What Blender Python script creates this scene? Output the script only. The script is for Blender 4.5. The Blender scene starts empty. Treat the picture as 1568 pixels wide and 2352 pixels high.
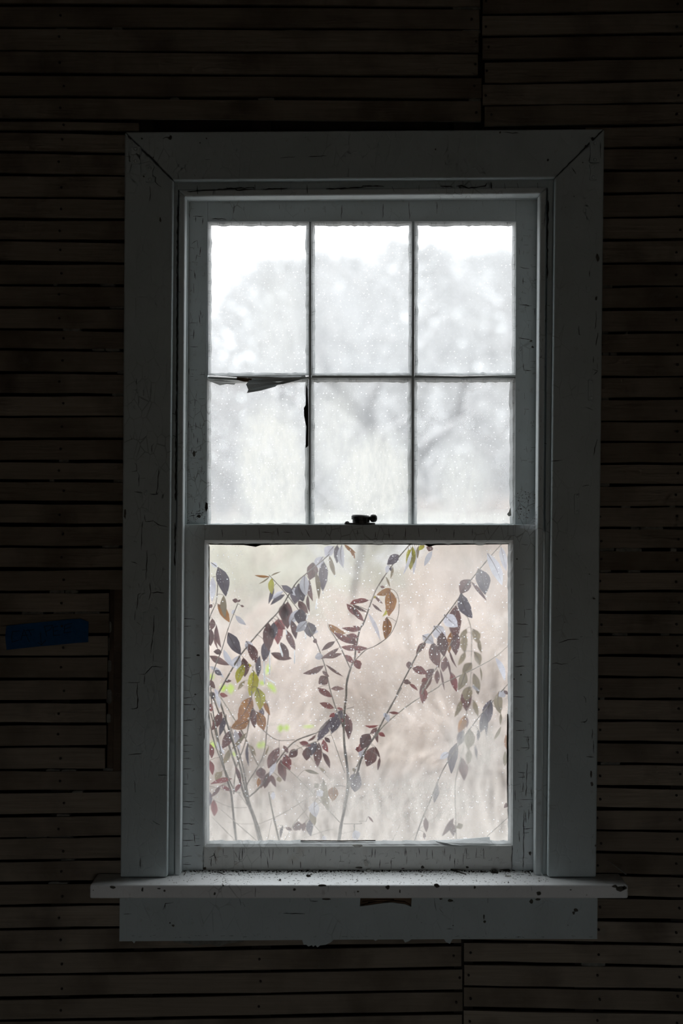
import bpy, bmesh, math, random
from mathutils import Vector, Matrix
import numpy as np

# ------------------------------------------------------------------ camera, sky, exposure
scene = bpy.context.scene
COL = scene.collection
D = 2.6            # metres from the lens to the face of the window casing
ZC = 1.6           # eye height
cam_d = bpy.data.cameras.new('camera')
cam = bpy.data.objects.new('camera', cam_d)
COL.objects.link(cam)
cam.location = (0, -D, ZC)
cam.rotation_euler = (math.radians(90), 0, 0)
cam_d.sensor_fit = 'VERTICAL'
cam_d.sensor_height = 36.0
cam_d.lens = 36.0 * D / 2.352
cam_d.clip_start = 0.05
cam_d.clip_end = 300
cam_d.dof.use_dof = True
cam_d.dof.focus_distance = D + 0.12
cam_d.dof.aperture_fstop = 1.35
scene.camera = cam

world = bpy.data.worlds.new('overcast_sky')
scene.world = world
world.use_nodes = True
bg = world.node_tree.nodes['Background']
bg.inputs[0].default_value = (0.915, 0.962, 1.0, 1)
bg.inputs[1].default_value = 3.6

vs = scene.view_settings
vs.view_transform = 'Standard'
vs.look = 'None'
vs.exposure = 0.0
vs.gamma = 1.0
vs.use_curve_mapping = False
scene.cycles.max_bounces = 8
scene.cycles.diffuse_bounces = 5
scene.cycles.transparent_max_bounces = 24
scene.cycles.use_adaptive_sampling = True
scene.cycles.adaptive_min_samples = 12
scene.cycles.adaptive_threshold = 0.04
scene.cycles.use_light_tree = False
scene.cycles.caustics_reflective = False
scene.cycles.caustics_refractive = False

# the daylight enters through the window opening: a sampling portal, it emits nothing of its own
XL, XR, ZT, YB = -2.1, 2.3, 2.9, -4.6      # the room
BWX0, BWX1, BWZ0, BWZ1 = -.25, .70, .30, 1.25   # opening of the unseen window added to brighten the room
def portal(name, w, h, loc, rx):
    pl = bpy.data.lights.new(name, 'AREA')
    pl.shape = 'RECTANGLE'; pl.size = w; pl.size_y = h
    pl.cycles.is_portal = True
    po = bpy.data.objects.new(name, pl)
    COL.objects.link(po)
    po.location = loc; po.rotation_euler = (math.radians(rx), 0, 0)
portal('window_portal', .95, 1.75, (.04, .2, ZC - .03), -90)
portal('fill_window_portal', BWX1-BWX0, BWZ1-BWZ0, ((BWX0+BWX1)/2, YB-.12, (BWZ0+BWZ1)/2), 90)

rng = random.Random(7)

# ------------------------------------------------------------------ helpers
def W(px, py, y=0.0):
    """place seen at pixel (px, py) of the 1568x2352 photograph and standing at depth y"""
    s = (D + y) / D / 1000.0
    return Vector(((px - 784) * s, y, ZC - (py - 1176) * s))

WL = {}
def wloc(o):
    return WL.get(o.name, Vector((0, 0, 0))) if o is not None else Vector((0, 0, 0))

def tag(o, label=None, cat=None, group=None, kind=None):
    if label: o['label'] = label
    if cat: o['category'] = cat
    if group: o['group'] = group
    if kind: o['kind'] = kind
    return o

def empty(name, loc, parent=None):
    o = bpy.data.objects.new(name, None)
    COL.objects.link(o)
    o.empty_display_size = 0.1
    loc = Vector(loc)
    o.location = loc - wloc(parent)
    if parent: o.parent = parent
    WL[o.name] = loc
    return o

class MB:
    def __init__(s):
        s.v = []; s.f = []
    def add(s, vs_, fs_):
        n = len(s.v)
        s.v.extend([Vector(q) for q in vs_])
        s.f.extend([tuple(i + n for i in f) for f in fs_])
        return s
    def box(s, lo, hi):
        x0, y0, z0 = lo; x1, y1, z1 = hi
        return s.add([(x0,y0,z0),(x1,y0,z0),(x1,y1,z0),(x0,y1,z0),(x0,y0,z1),(x1,y0,z1),(x1,y1,z1),(x0,y1,z1)],
              [(0,3,2,1),(4,5,6,7),(0,1,5,4),(1,2,6,5),(2,3,7,6),(3,0,4,7)])
    def prism(s, front, dvec):
        """closed prism from a front polygon swept along dvec"""
        n = len(front); d = Vector(dvec)
        vs_ = [Vector(p) for p in front] + [Vector(p) + d for p in front]
        fs_ = [tuple(range(n)), tuple(range(2*n-1, n-1, -1))]
        for i in range(n):
            j = (i + 1) % n
            fs_.append((j, i, i + n, j + n))
        return s.add(vs_, fs_)
    def tube(s, pts, rad, k=6, cap=True):
        pts = [Vector(p) for p in pts]
        n = len(pts)
        vs_ = []; fs_ = []
        up = Vector((0, 1, 0.01))
        for i, p in enumerate(pts):
            t = (pts[min(i+1, n-1)] - pts[max(i-1, 0)])
            if t.length < 1e-9: t = Vector((0, 0, 1))
            t.normalize()
            a = t.cross(up)
            if a.length < 1e-4: a = t.cross(Vector((1, 0, 0)))
            a.normalize(); b = t.cross(a)
            r = rad[i] if isinstance(rad, (list, tuple)) else rad
            for q in range(k):
                an = 2 * math.pi * q / k
                vs_.append(p + (a * math.cos(an) + b * math.sin(an)) * r)
        for i in range(n - 1):
            for q in range(k):
                w = (q + 1) % k
                fs_.append((i*k+q, i*k+w, (i+1)*k+w, (i+1)*k+q))
        if cap:
            fs_.append(tuple(range(k - 1, -1, -1)))
            fs_.append(tuple((n-1)*k + q for q in range(k)))
        return s.add(vs_, fs_)
    def lathe(s, prof, c, k=20, axis='z'):
        c = Vector(c); vs_ = []; fs_ = []
        n = len(prof)
        for r, h in prof:
            for q in range(k):
                an = 2 * math.pi * q / k
                if axis == 'z': vs_.append(c + Vector((r*math.cos(an), r*math.sin(an), h)))
                elif axis == 'x': vs_.append(c + Vector((h, r*math.cos(an), r*math.sin(an))))
                else: vs_.append(c + Vector((r*math.cos(an), h, r*math.sin(an))))
        for i in range(n - 1):
            for q in range(k):
                w = (q + 1) % k
                fs_.append((i*k+q, i*k+w, (i+1)*k+w, (i+1)*k+q))
        fs_.append(tuple(range(k - 1, -1, -1)))
        fs_.append(tuple((n-1)*k + q for q in range(k)))
        return s.add(vs_, fs_)
    def build(s, name, mat, parent=None, bevel=0, seg=2, smooth=False, base=False):
        vv = s.v
        lo = Vector((min(p.x for p in vv), min(p.y for p in vv), min(p.z for p in vv)))
        hi = Vector((max(p.x for p in vv), max(p.y for p in vv), max(p.z for p in vv)))
        c = (lo + hi) / 2
        if base: c.z = lo.z
        me = bpy.data.meshes.new(name)
        bm = bmesh.new()
        bv = [bm.verts.new(p - c) for p in vv]
        for f in s.f:
            try: bm.faces.new([bv[i] for i in f])
            except ValueError: pass
        bmesh.ops.recalc_face_normals(bm, faces=bm.faces)
        if bevel:
            bmesh.ops.bevel(bm, geom=[e for e in bm.edges if len(e.link_faces) == 2 and e.calc_face_angle(0) > 0.35],
                            offset=bevel, segments=seg, profile=0.6, affect='EDGES', clamp_overlap=True)
        bm.to_mesh(me); bm.free()
        if smooth:
            me.polygons.foreach_set('use_smooth', [True] * len(me.polygons))
        if mat is not None:
            for m in (mat if isinstance(mat, (list, tuple)) else [mat]): me.materials.append(m)
        o = bpy.data.objects.new(name, me)
        COL.objects.link(o)
        o.location = c - wloc(parent)
        if parent: o.parent = parent
        WL[o.name] = c
        return o

def slab(pts, y0, y1):
    """board whose face polygon (pixels) lies at depth y0 and which reaches back to y1"""
    return MB().prism([W(px, py, y0) for px, py in pts], (0, y1 - y0, 0))

def rect(x0, y0, x1, y1):
    return [(x0, y0), (x1, y0), (x1, y1), (x0, y1)]

# ------------------------------------------------------------------ materials
class NT:
    def __init__(s, name):
        s.m = bpy.data.materials.new(name); s.m.use_nodes = True
        s.t = s.m.node_tree; s.t.nodes.clear()
        s.out = s.n('ShaderNodeOutputMaterial')
    def n(s, typ, **kw):
        x = s.t.nodes.new(typ)
        for k, v in kw.items(): setattr(x, k, v)
        return x
    def l(s, a, b): s.t.links.new(a, b)
    def setin(s, node, i, v):
        if isinstance(v, bpy.types.NodeSocket): s.l(v, node.inputs[i])
        elif v is not None: node.inputs[i].default_value = v
    def math(s, op, a, b=None, clamp=False):
        x = s.n('ShaderNodeMath', operation=op); x.use_clamp = clamp
        s.setin(x, 0, a); s.setin(x, 1, b)
        return x.outputs[0]
    def mixc(s, f, a, b, mode='MIX'):
        x = s.n('ShaderNodeMix', data_type='RGBA', blend_type=mode)
        s.setin(x, 0, f); s.setin(x, 6, a); s.setin(x, 7, b)
        return x.outputs[2]
    def pos(s): return s.n('ShaderNodeNewGeometry').outputs['Position']
    def objc(s): return s.n('ShaderNodeTexCoord').outputs['Object']
    def mapn(s, v, scale=(1,1,1), loc=(0,0,0), rot=(0,0,0)):
        x = s.n('ShaderNodeMapping'); s.l(v, x.inputs[0])
        x.inputs['Scale'].default_value = scale; x.inputs['Location'].default_value = loc
        x.inputs['Rotation'].default_value = rot
        return x.outputs[0]
    def noise(s, v, scale, detail=4, rough=0.55, dist=0.0):
        x = s.n('ShaderNodeTexNoise'); s.l(v, x.inputs['Vector'])
        x.inputs['Scale'].default_value = scale; x.inputs['Detail'].default_value = detail
        x.inputs['Roughness'].default_value = rough; x.inputs['Distortion'].default_value = dist
        return x.outputs[0]
    def voro(s, v, scale, feature='F1', rand=1.0):
        x = s.n('ShaderNodeTexVoronoi', feature=feature); s.l(v, x.inputs['Vector'])
        x.inputs['Scale'].default_value = scale; x.inputs['Randomness'].default_value = rand
        return x
    def ramp(s, v, a, b, lo=0.0, hi=1.0):
        x = s.n('ShaderNodeMapRange'); x.clamp = True
        s.l(v, x.inputs[0]); x.inputs[1].default_value = a; x.inputs[2].default_value = b
        x.inputs[3].default_value = lo; x.inputs[4].default_value = hi
        return x.outputs[0]
    def rnd(s): return s.n('ShaderNodeObjectInfo').outputs['Random']
    def bsdf(s, col, rough=0.6, spec=0.3, bump=None, bstr=0.2, bdist=0.002, metal=0.0):
        x = s.n('ShaderNodeBsdfPrincipled')
        s.setin(x, 'Base Color', col); s.setin(x, 'Roughness', rough)
        x.inputs['Specular IOR Level'].default_value = spec
        x.inputs['Metallic'].default_value = metal
        if bump is not None:
            b = s.n('ShaderNodeBump'); b.inputs['Strength'].default_value = bstr
            b.inputs['Distance'].default_value = bdist
            s.l(bump, b.inputs['Height']); s.l(b.outputs[0], x.inputs['Normal'])
        return x.outputs[0]
    def done(s, sh): s.l(sh, s.out.inputs[0]); return s.m

def C(r, g, b): return (r, g, b, 1.0)

def mat_paint(name, base=(0.60, 0.63, 0.62), specks=0.5, rust=0.0, grime=0.35):
    t = NT(name); p = t.pos()
    n1 = t.noise(p, 9, 5); n2 = t.noise(p, 60, 4); n3 = t.noise(p, 2.2, 3)
    col = t.mixc(t.ramp(n1, 0.35, 0.75, 0, grime), C(*base), C(base[0]*.66, base[1]*.66, base[2]*.62))
    col = t.mixc(t.ramp(n2, 0.62, 0.75, 0, .35), col, C(.30, .29, .26))
    v = t.voro(p, 85); sp = t.ramp(v.outputs['Distance'], 0.05, 0.14, 1, 0)
    sp = t.math('MULTIPLY', sp, t.ramp(v.outputs['Color'], 0.80, 0.82, 0, specks))
    sp = t.math('MULTIPLY', sp, t.ramp(n1, .42, .58))
    col = t.mixc(sp, col, C(.06, .055, .045))
    # hairline crackle of old paint
    w = t.mapn(p, (1, 1, .55)); vc = t.voro(w, 42, 'DISTANCE_TO_EDGE')
    ck = t.math('MULTIPLY', t.ramp(vc.outputs['Distance'], 0.008, 0.03, .5, 0), t.ramp(t.noise(p, 5.5, 3), .56, .68))
    col = t.mixc(ck, col, C(.07, .065, .055))
    if rust:
        rm = t.math('MULTIPLY', t.ramp(t.noise(p, 16, 4), .58, .74, 0, rust), t.ramp(n3, .4, .55))
        col = t.mixc(rm, col, C(.30, .17, .06))
    h = t.math('ADD', t.math('MULTIPLY', n2, .5), t.math('MULTIPLY', t.ramp(vc.outputs['Distance'], 0, .05), .3))
    return t.done(t.bsdf(col, 0.5, 0.35, h, .35, .0015))

def mat_wood(name, a, b, plaster=0.4, sx=2.0):
    t = NT(name); p = t.pos(); r = t.rnd()
    off = t.n('ShaderNodeVectorMath', operation='ADD'); t.l(p, off.inputs[0])
    cx = t.n('ShaderNodeCombineXYZ'); t.l(t.math('MULTIPLY', r, 37.0), cx.inputs[0]); t.l(r, cx.inputs[2])
    t.l(cx.outputs[0], off.inputs[1]); q = off.outputs[0]
    g = t.noise(t.mapn(q, (sx, 20, 55)), 3.0, 6, .65, .6)
    big = t.noise(q, 5.5, 4)
    col = t.mixc(t.ramp(g, .3, .72), C(*a), C(*b))
    col = t.mixc(t.ramp(big, .45, .72, 0, .9), col, C(a[0]*.28, a[1]*.26, a[2]*.25))
    pm = t.ramp(t.noise(q, 22, 6, .7), .58, .74, 0, plaster)
    col = t.mixc(pm, col, C(.30, .29, .25))
    col = t.mixc(t.ramp(r, 0, 1, 0, .6), col, C(a[0]*.5, a[1]*.47, a[2]*.43))
    return t.done(t.bsdf(col, .85, .15, t.math('ADD', g, pm), .5, .002))

def mat_flat(name, col, rough=.7, spec=.25, nscale=30, var=.25, metal=0.0, bstr=.3):
    t = NT(name); p = t.pos(); n = t.noise(p, nscale, 5)
    c = t.mixc(t.ramp(n, .3, .75), C(*[k*(1-var) for k in col]), C(*[min(1, k*(1+var)) for k in col]))
    return t.done(t.bsdf(c, rough, spec, n, bstr, .002, metal))

def mat_leaf(name, col, col2, trans=.35, rough=.42):
    t = NT(name); p = t.pos(); r = t.rnd()
    n = t.noise(p, 45, 3); n2 = t.noise(p, 260, 3)
    c = t.mixc(t.ramp(n, .35, .68), C(*col), C(*col2))
    c = t.mixc(t.ramp(r, 0, 1, 0, .4), c, C(*[k*.6 for k in col]))
    c = t.mixc(t.ramp(n2, .60, .72, 0, .35), c, C(*[k*.5 for k in col2]))
    b = t.bsdf(c, rough, .5, n2, .25, .001)
    tr = t.n('ShaderNodeBsdfTranslucent'); t.l(c, tr.inputs[0])
    mx = t.n('ShaderNodeMixShader'); mx.inputs[0].default_value = trans
    t.l(b, mx.inputs[1]); t.l(tr.outputs[0], mx.inputs[2])
    return t.done(mx.outputs[0])

def clear_glass(name):
    t = NT(name)
    tr = t.n('ShaderNodeBsdfTransparent'); gl = t.n('ShaderNodeBsdfGlossy')
    gl.inputs['Roughness'].default_value = .04
    mx = t.n('ShaderNodeMixShader'); mx.inputs[0].default_value = .03
    t.l(tr.outputs[0], mx.inputs[1]); t.l(gl.outputs[0], mx.inputs[2])
    return t.done(mx.outputs[0])

def ell(t, p, cx, cz, rx, rz, nz, soft=.5):
    """ragged patch of dirt: 1 inside the noisy ellipse, 0 outside"""
    s = t.n('ShaderNodeSeparateXYZ'); t.l(p, s.inputs[0])
    dx = t.math('MULTIPLY', t.math('SUBTRACT', s.outputs[0], cx), 1/rx)
    dz = t.math('MULTIPLY', t.math('SUBTRACT', s.outputs[2], cz), 1/rz)
    d = t.math('SQRT', t.math('ADD', t.math('MULTIPLY', dx, dx), t.math('MULTIPLY', dz, dz)))
    d = t.math('ADD', d, t.math('MULTIPLY', t.math('SUBTRACT', nz, .5), .9))
    return t.ramp(d, 1 - soft/2, 1 + soft/2, 1, 0)

def mat_dirty(name, base, patches, bottom=None, specks=.75, tint=(.47, .482, .492), cream=(.50, .497, .465), cloud=.12):
    """weathered outer face of a pane: a film of dust that scatters the daylight"""
    t = NT(name); p = t.pos()
    n1 = t.noise(p, 4.5, 4, .5); n2 = t.noise(p, 30, 5, .65); n3 = t.noise(t.mapn(p, (1, 1, .35), rot=(0, .5, 0)), 70, 4, .7)
    h = t.math('ADD', t.ramp(n1, .3, .7, base - cloud/2, base + cloud/2), t.ramp(n2, .35, .7, -.03, .05))
    cr = None
    for (cx, cz, rx, rz, amt, soft) in patches:
        e = t.math('MULTIPLY', ell(t, p, cx, cz, rx, rz, t.math('ADD', t.math('MULTIPLY', n2, .6), t.math('MULTIPLY', n1, .4)), soft), amt)
        e = t.math('MULTIPLY', e, t.ramp(n3, .3, .62, .62, 1.0))
        cr = e if cr is None else t.math('MAXIMUM', cr, e)
    s = t.n('ShaderNodeSeparateXYZ'); t.l(p, s.inputs[0])
    if bottom:
        z0, z1, amt = bottom
        zz = t.math('ADD', s.outputs[2], t.math('MULTIPLY', t.math('SUBTRACT', n1, .5), .10))
        zz = t.math('ADD', zz, t.math('MULTIPLY', t.math('SUBTRACT', n3, .5), .10))
        e = t.ramp(zz, z0, z1, amt, 0)
        cr = e if cr is None else t.math('MAXIMUM', cr, e)
    if cr is not None:
        h = t.math('ADD', h, t.math('MULTIPLY', cr, t.math('SUBTRACT', 1.0, h)))
    cxz = t.n('ShaderNodeCombineXYZ'); t.l(s.outputs[0], cxz.inputs[0]); t.l(s.outputs[2], cxz.inputs[1])
    v = t.voro(cxz.outputs[0], 72); v.voronoi_dimensions = '2D'
    sp = t.ramp(v.outputs['Distance'], .06, .15, specks, 0)
    sp = t.math('MULTIPLY', sp, t.ramp(v.outputs['Color'], .56, .58))
    v2 = t.voro(cxz.outputs[0], 165); v2.voronoi_dimensions = '2D'
    sp2 = t.ramp(v2.outputs['Distance'], .07, .18, specks*.8, 0)
    sp2 = t.math('MULTIPLY', sp2, t.ramp(v2.outputs['Color'], .58, .60))
    sp = t.math('MULTIPLY', t.math('MAXIMUM', sp, sp2), t.ramp(t.noise(p, 6, 3), .34, .52))
    h = t.math('MAXIMUM', h, sp, True)
    h = t.math('MINIMUM', h, .97, True)
    col = C(*tint)
    if cr is not None: col = t.mixc(cr, C(*tint), C(*cream))
    col = t.mixc(sp, col, C(.82, .83, .85))
    tl = t.n('ShaderNodeBsdfTranslucent'); t.setin(tl, 0, col)
    tr = t.n('ShaderNodeBsdfTransparent')
    mx = t.n('ShaderNodeMixShader'); t.l(h, mx.inputs[0])
    t.l(tr.outputs[0], mx.inputs[1]); t.l(tl.outputs[0], mx.inputs[2])
    return t.done(mx.outputs[0])

M = {}
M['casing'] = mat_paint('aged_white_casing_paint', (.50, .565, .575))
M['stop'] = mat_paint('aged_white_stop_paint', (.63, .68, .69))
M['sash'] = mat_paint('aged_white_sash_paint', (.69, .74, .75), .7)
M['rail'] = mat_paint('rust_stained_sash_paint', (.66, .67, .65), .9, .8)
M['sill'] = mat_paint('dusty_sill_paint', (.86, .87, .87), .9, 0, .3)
M['bead'] = mat_paint('flaking_putty_paint', (.74, .76, .76), .9)
M['wood'] = mat_wood('bare_old_wood', (.16, .10, .065), (.24, .16, .10), .1)
M['lath'] = mat_wood('rough_sawn_lath', (.26, .215, .165), (.37, .315, .25))
M['batten'] = mat_wood('dark_batten_wood', (.12, .09, .065), (.16, .12, .085), .25)
M['plaster'] = mat_flat('old_lime_plaster', (.20, .195, .17), .9, .1, 60, .35)
M['dark'] = mat_flat('dark_wall_cavity', (.035, .03, .025), .95, .05)
M['crack'] = mat_flat('paint_crack_dark_wood', (.035, .03, .024), .95, .05)
M['bare'] = mat_flat('weathered_bare_spot', (.10, .092, .078), .95, .05, 90, .5)
M['dirt'] = mat_flat('black_dirt', (.05, .045, .038), .95, .05, 90)
M['chip'] = mat_flat('paint_chip', (.55, .54, .50), .7, .2, 90)
M['iron'] = mat_flat('dark_bronzed_iron', (.045, .042, .040), .45, .5, 40, .3, .6)
M['steel'] = mat_flat('bright_screw', (.6, .6, .6), .3, .5, 40, .1, .9)
M['nail'] = mat_flat('rusty_nail', (.04, .03, .024), .8, .2)
M['tape'] = mat_flat('blue_painters_tape', (.012, .075, .20), .75, .15, 120, .12)
M['ink'] = mat_flat('black_marker_ink', (.008, .008, .012), .6, .2)
M['web'] = mat_flat('spider_silk', (.75, .77, .80), .8, .1)
M['clear'] = clear_glass('window_glass')
M['floor'] = mat_wood('bare_floorboards', (.56, .53, .48), (.66, .62, .56), .2, .6)
M['ceil'] = mat_flat('old_ceiling_plaster', (.22, .21, .19), .9, .1, 8)
M['room'] = mat_wood('room_lath_walls', (.26, .21, .16), (.34, .28, .21), .5)
M['stem'] = mat_flat('shrub_bark', (.27, .235, .20), .8, .2, 120, .3)
M['stem_pale'] = mat_flat('pale_dry_stem', (.44, .40, .34), .8, .2, 120, .2)
M['P'] = mat_leaf('leaf_purple_brown', (.20, .105, .095), (.135, .085, .085))
M['D'] = mat_leaf('leaf_dark_slate', (.125, .105, .125), (.165, .14, .16))
M['R'] = mat_leaf('leaf_red', (.28, .085, .085), (.21, .09, .08))
M['O'] = mat_leaf('leaf_orange_brown', (.40, .19, .06), (.26, .11, .055))
M['G'] = mat_leaf('leaf_yellow_green', (.46, .44, .06), (.36, .27, .05))
M['T'] = mat_leaf('leaf_olive_tan', (.32, .26, .17), (.25, .21, .15))
M['W'] = mat_leaf('leaf_sky_sheen', (.67, .66, .71), (.55, .53, .59), .42)  # sky sheen on wet leaf tops, put into a pale lilac base colour
M['L'] = mat_leaf('leaf_fresh_green', (.42, .55, .12), (.5, .6, .2), .5)
M['rib'] = mat_flat('leaf_midrib', (.26, .20, .19), .7, .2, 60, .2)
M['ice'] = mat_leaf('clear_drip_ice', (.95, .96, .97), (.95, .96, .97), .75, .15)
M['ground'] = mat_flat('dry_meadow_soil', (.54, .465, .41), .95, .05, .8, .2)
M['grass'] = mat_flat('dry_meadow_grass', (.55, .485, .43), .9, .1, 1.5, .18)
M['pale_spot'] = mat_flat('pale_spot_surface', (.66, .63, .61), .9, .1, 3, .06)
M['bush'] = mat_flat('dry_brush_twigs', (.50, .425, .375), .9, .1, 1.2, .18)
M['bushg'] = mat_flat('dry_green_brush', (.50, .48, .41), .9, .1, 1.2, .15)
M['bark'] = mat_flat('grey_tree_bark', (.055, .05, .048), .9, .1, 3, .25)
M['twig'] = mat_flat('grey_bare_twigs', (.52, .51, .505), .9, .1, 1, .2)

def glass_z(py, y): return W(784, py, y).z
def glass_x(px, y): return W(px, 1176, y).x
YU, YL = 0.095, 0.055          # faces of the upper and the lower sash
GU, GL = YU + .018, YL + .018  # their panes

def P_(px, py, rx, rz, amt, soft, y): return (glass_x(px, y), glass_z(py, y), rx/1000, rz/1000, amt, soft)
M['dirty_top'] = mat_dirty('dusty_glass_upper', .54, [P_(640, 740, 60, 130, .35, .9, GU)], None, .85)
M['dirty_mid'] = mat_dirty('smeared_glass_upper', .42, [
    P_(625, 1090, 80, 160, .92, .45, GU), P_(860, 1100, 95, 110, .9, .6, GU), P_(770, 1000, 60, 110, .6, .8, GU),
    P_(1060, 1110, 60, 90, .6, .9, GU), P_(900, 1190, 400, 18, .7, .8, GU)], None, .85)
M['dirty_low'] = mat_dirty('streaked_glass_lower', .07, [
    P_(1110, 1290, 90, 80, .32, 1.3, GL), P_(760, 1275, 80, 50, .2, 1.3, GL), P_(960, 1840, 190, 70, .42, .7, GL),
    P_(1090, 1720, 70, 70, .45, .9, GL), P_(760, 1830, 120, 60, .4, .9, GL)],
    (glass_z(1930, GL), glass_z(1775, GL), .34), .8, (.55, .55, .57), (.50, .485, .40))

# ------------------------------------------------------------------ the room
LATH_Y = .035
def struct(name, mb, mat, parent=None, **kw):
    o = mb.build(name, mat, parent, **kw)
    if parent is None: o['kind'] = 'structure'
    return o
tag(struct('floor', MB().box((XL-.1, YB-.1, -.12), (XR+.1, .2, 0)), M['floor']), 'bare wooden floor of the dark room below the window', 'floor')
tag(struct('ceiling', MB().box((XL-.1, YB-.1, ZT), (XR+.1, .2, ZT+.1)), M['ceil']), 'old plaster ceiling above the window wall', 'ceiling')
tag(struct('wall_left', MB().box((XL-.1, YB, 0), (XL, .12, ZT)), M['room']), 'dark side wall left of the window wall', 'wall')
tag(struct('wall_right', MB().box((XR, YB, 0), (XR+.1, .12, ZT)), M['room']), 'dark side wall right of the window wall', 'wall')
wbk = MB()
wbk.box((XL-.1, YB-.1, 0), (BWX0, YB, ZT)); wbk.box((BWX1, YB-.1, 0), (XR+.1, YB, ZT))
wbk.box((BWX0, YB-.1, 0), (BWX1, YB, BWZ0)); wbk.box((BWX0, YB-.1, BWZ1), (BWX1, YB, ZT))
tag(struct('wall_back', wbk, M['room']), 'dark wall across the room facing the window', 'wall')
w2 = empty('fill_window', ((BWX0+BWX1)/2, YB, BWZ0))  # unseen window, added to let more daylight into the dark room
tag(w2, 'low open window added across the room to brighten it', 'window', kind='structure')
MB().box((BWX0-.1, YB, BWZ0), (BWX0, YB+.02, BWZ1)).build('casing_board', M['casing'], w2)
MB().box((BWX1, YB, BWZ0), (BWX1+.1, YB+.02, BWZ1)).build('casing_board', M['casing'], w2)
MB().box((BWX0-.1, YB, BWZ1), (BWX1+.1, YB+.02, BWZ1+.1)).build('casing_board', M['casing'], w2)
MB().box((BWX0-.14, YB-.06, BWZ0-.03), (BWX1+.14, YB+.06, BWZ0)).build('stool', M['sill'], w2)

wall = empty('wall_front', (0, .12, 0))
tag(wall, 'dark wall of rough horizontal wooden laths around the white window', 'wall', kind='structure')
hx0, hx1 = W(352, 0, .12).x, W(1322, 0, .12).x
hz0, hz1 = W(0, 2090, .12).z, W(0, 372, .12).z
sh = MB()
sh.box((XL-.1, .13, -.5), (hx0, .17, ZT)); sh.box((hx1, .13, -.5), (XR+.1, .17, ZT))
sh.box((hx0, .13, -.5), (hx1, .17, hz0)); sh.box((hx0, .13, hz1), (hx1, .17, ZT))
sh.box((hx0-.05, .10, hz0-.06), (hx1+.05, .175, W(0, 2033, -.05).z - .031))
sh.box((hx0-.05, .09, hz1-.005), (hx1+.05, .175, hz1+.05))
sh.box((XL-.1, .10, -.5), (XR+.1, .13, .02))
sh.build('sheathing', M['dark'], wall)
for px in (140, 330, 600, 1063, 1340, 1560, -300, 1950):
    x = W(px, 0, .05).x
    if 330 <= px <= 1340 and px not in (330, 1340):
        MB().box((x-.022, LATH_Y+.0095, 0), (x+.022, .129, hz0)).build('stud', M['dark'], wall)
        MB().box((x-.022, LATH_Y+.0095, hz1), (x+.022, .129, ZT)).build('stud', M['dark'], wall)
    else:
        MB().box((x-.022, LATH_Y+.0095, 0), (x+.022, .129, ZT)).build('stud', M['dark'], wall)

def lath(x0, x1, t0, t1, b0, b1):
    """one lath: top edge y t0->t1, bottom edge y b0->b1 (pixels) between x0 and x1"""
    n = 9
    dy = rng.uniform(-.002, .0015); tw = rng.uniform(-.0012, .0012); th = rng.uniform(.0065, .008)
    y0 = LATH_Y + dy
    vs_ = []; fs_ = []
    ph = rng.uniform(0, 6)
    for i in range(n + 1):
        u = i / n; x = x0 + (x1 - x0) * u
        wob = math.sin(ph + u*5) * .9
        tp = t0 + (t1-t0)*u + rng.uniform(-.8, .8) + wob
        bt = b0 + (b1-b0)*u + rng.uniform(-.8, .8) + wob
        y = y0 + tw * (u - .5) * 2
        a, b = W(x, tp, y), W(x, bt, y)
        vs_ += [a, b, b + Vector((0, th, 0)), a + Vector((0, th, 0))]
    for i in range(n):
        k = i * 4
        for q in range(4):
            w = (q + 1) % 4
            fs_.append((k+q, k+w, k+4+w, k+4+q))
    fs_ += [(0, 3, 2, 1), (n*4, n*4+1, n*4+2, n*4+3)]
    return MB().add(vs_, fs_).build('lath', M['lath'], wall)

nails = MB()
def nail(px, py):
    p = W(px + rng.uniform(-7, 7), py + rng.uniform(-5, 5), LATH_Y - .004)
    nails.lathe([(.0026, -.001), (.0030, 0), (.002, .004)], p, 8, 'y')

gl = [-150, -98, -46, 10, 62, 115, 168, 222, 274, 300, 347, 400, 452, 501, 550, 601, 652, 704.5, 756, 802, 855, 906, 956, 1008, 1059, 1105,
      1155, 1206, 1256, 1307, 1359, 1409, 1459, 1509.5, 1561, 1613, 1665, 1717.5, 1771.5, 1820.5, 1874.5, 1926, 1978.5, 2031, 2082.5, 2136.5, 2189, 2241.5, 2295, 2346, 2400, 2453, 2505, 2558, 2610, 2663, 2716, 2762]
def sl(y, k=2.0e-5): return (1176 - y) * k
for i in range(len(gl) - 1):
    a, b = gl[i], gl[i+1]
    g0, g1 = rng.uniform(2.6, 4.6), rng.uniform(2.6, 4.6)
    x0, x1 = -330, 318
    if b <= 290: x1 = 1103 + rng.uniform(-6, 3)
    if 1355 < a < 1760: x1 = 251 - (a - 1359) * .028 + rng.uniform(-2, 2)
    if a > 2130: x1 = 1061 + rng.uniform(-3, 2)
    f = 5.5/784 if b <= 290 else (-19.5/1063 if a > 2180 else None)
    if a > 2130 and a < 2180:
        lath(x0, x1, a + g0 + 3, 2116 + g0, b - g1 + 5, 2169 - g1)
    elif f is not None:
        lath(x0, x1, a + g0 + f*x0*.6, a + g0 + f*x1, b - g1 + f*x0*.6, b - g1 + f*x1)
    else:
        lath(x0, x1, a + g0 + sl(a)*x0*.4, a + g0 + sl(a)*x1, b - g1 + sl(b)*x0*.4, b - g1 + sl(b)*x1)
    m = (a + b) / 2
    nail(140, m)
    if a > 2180: nail(598, m - 13)
    if b < 290 or a > 2180: nail(x1 - 12, m + (6 if b < 290 else -19))
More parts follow.
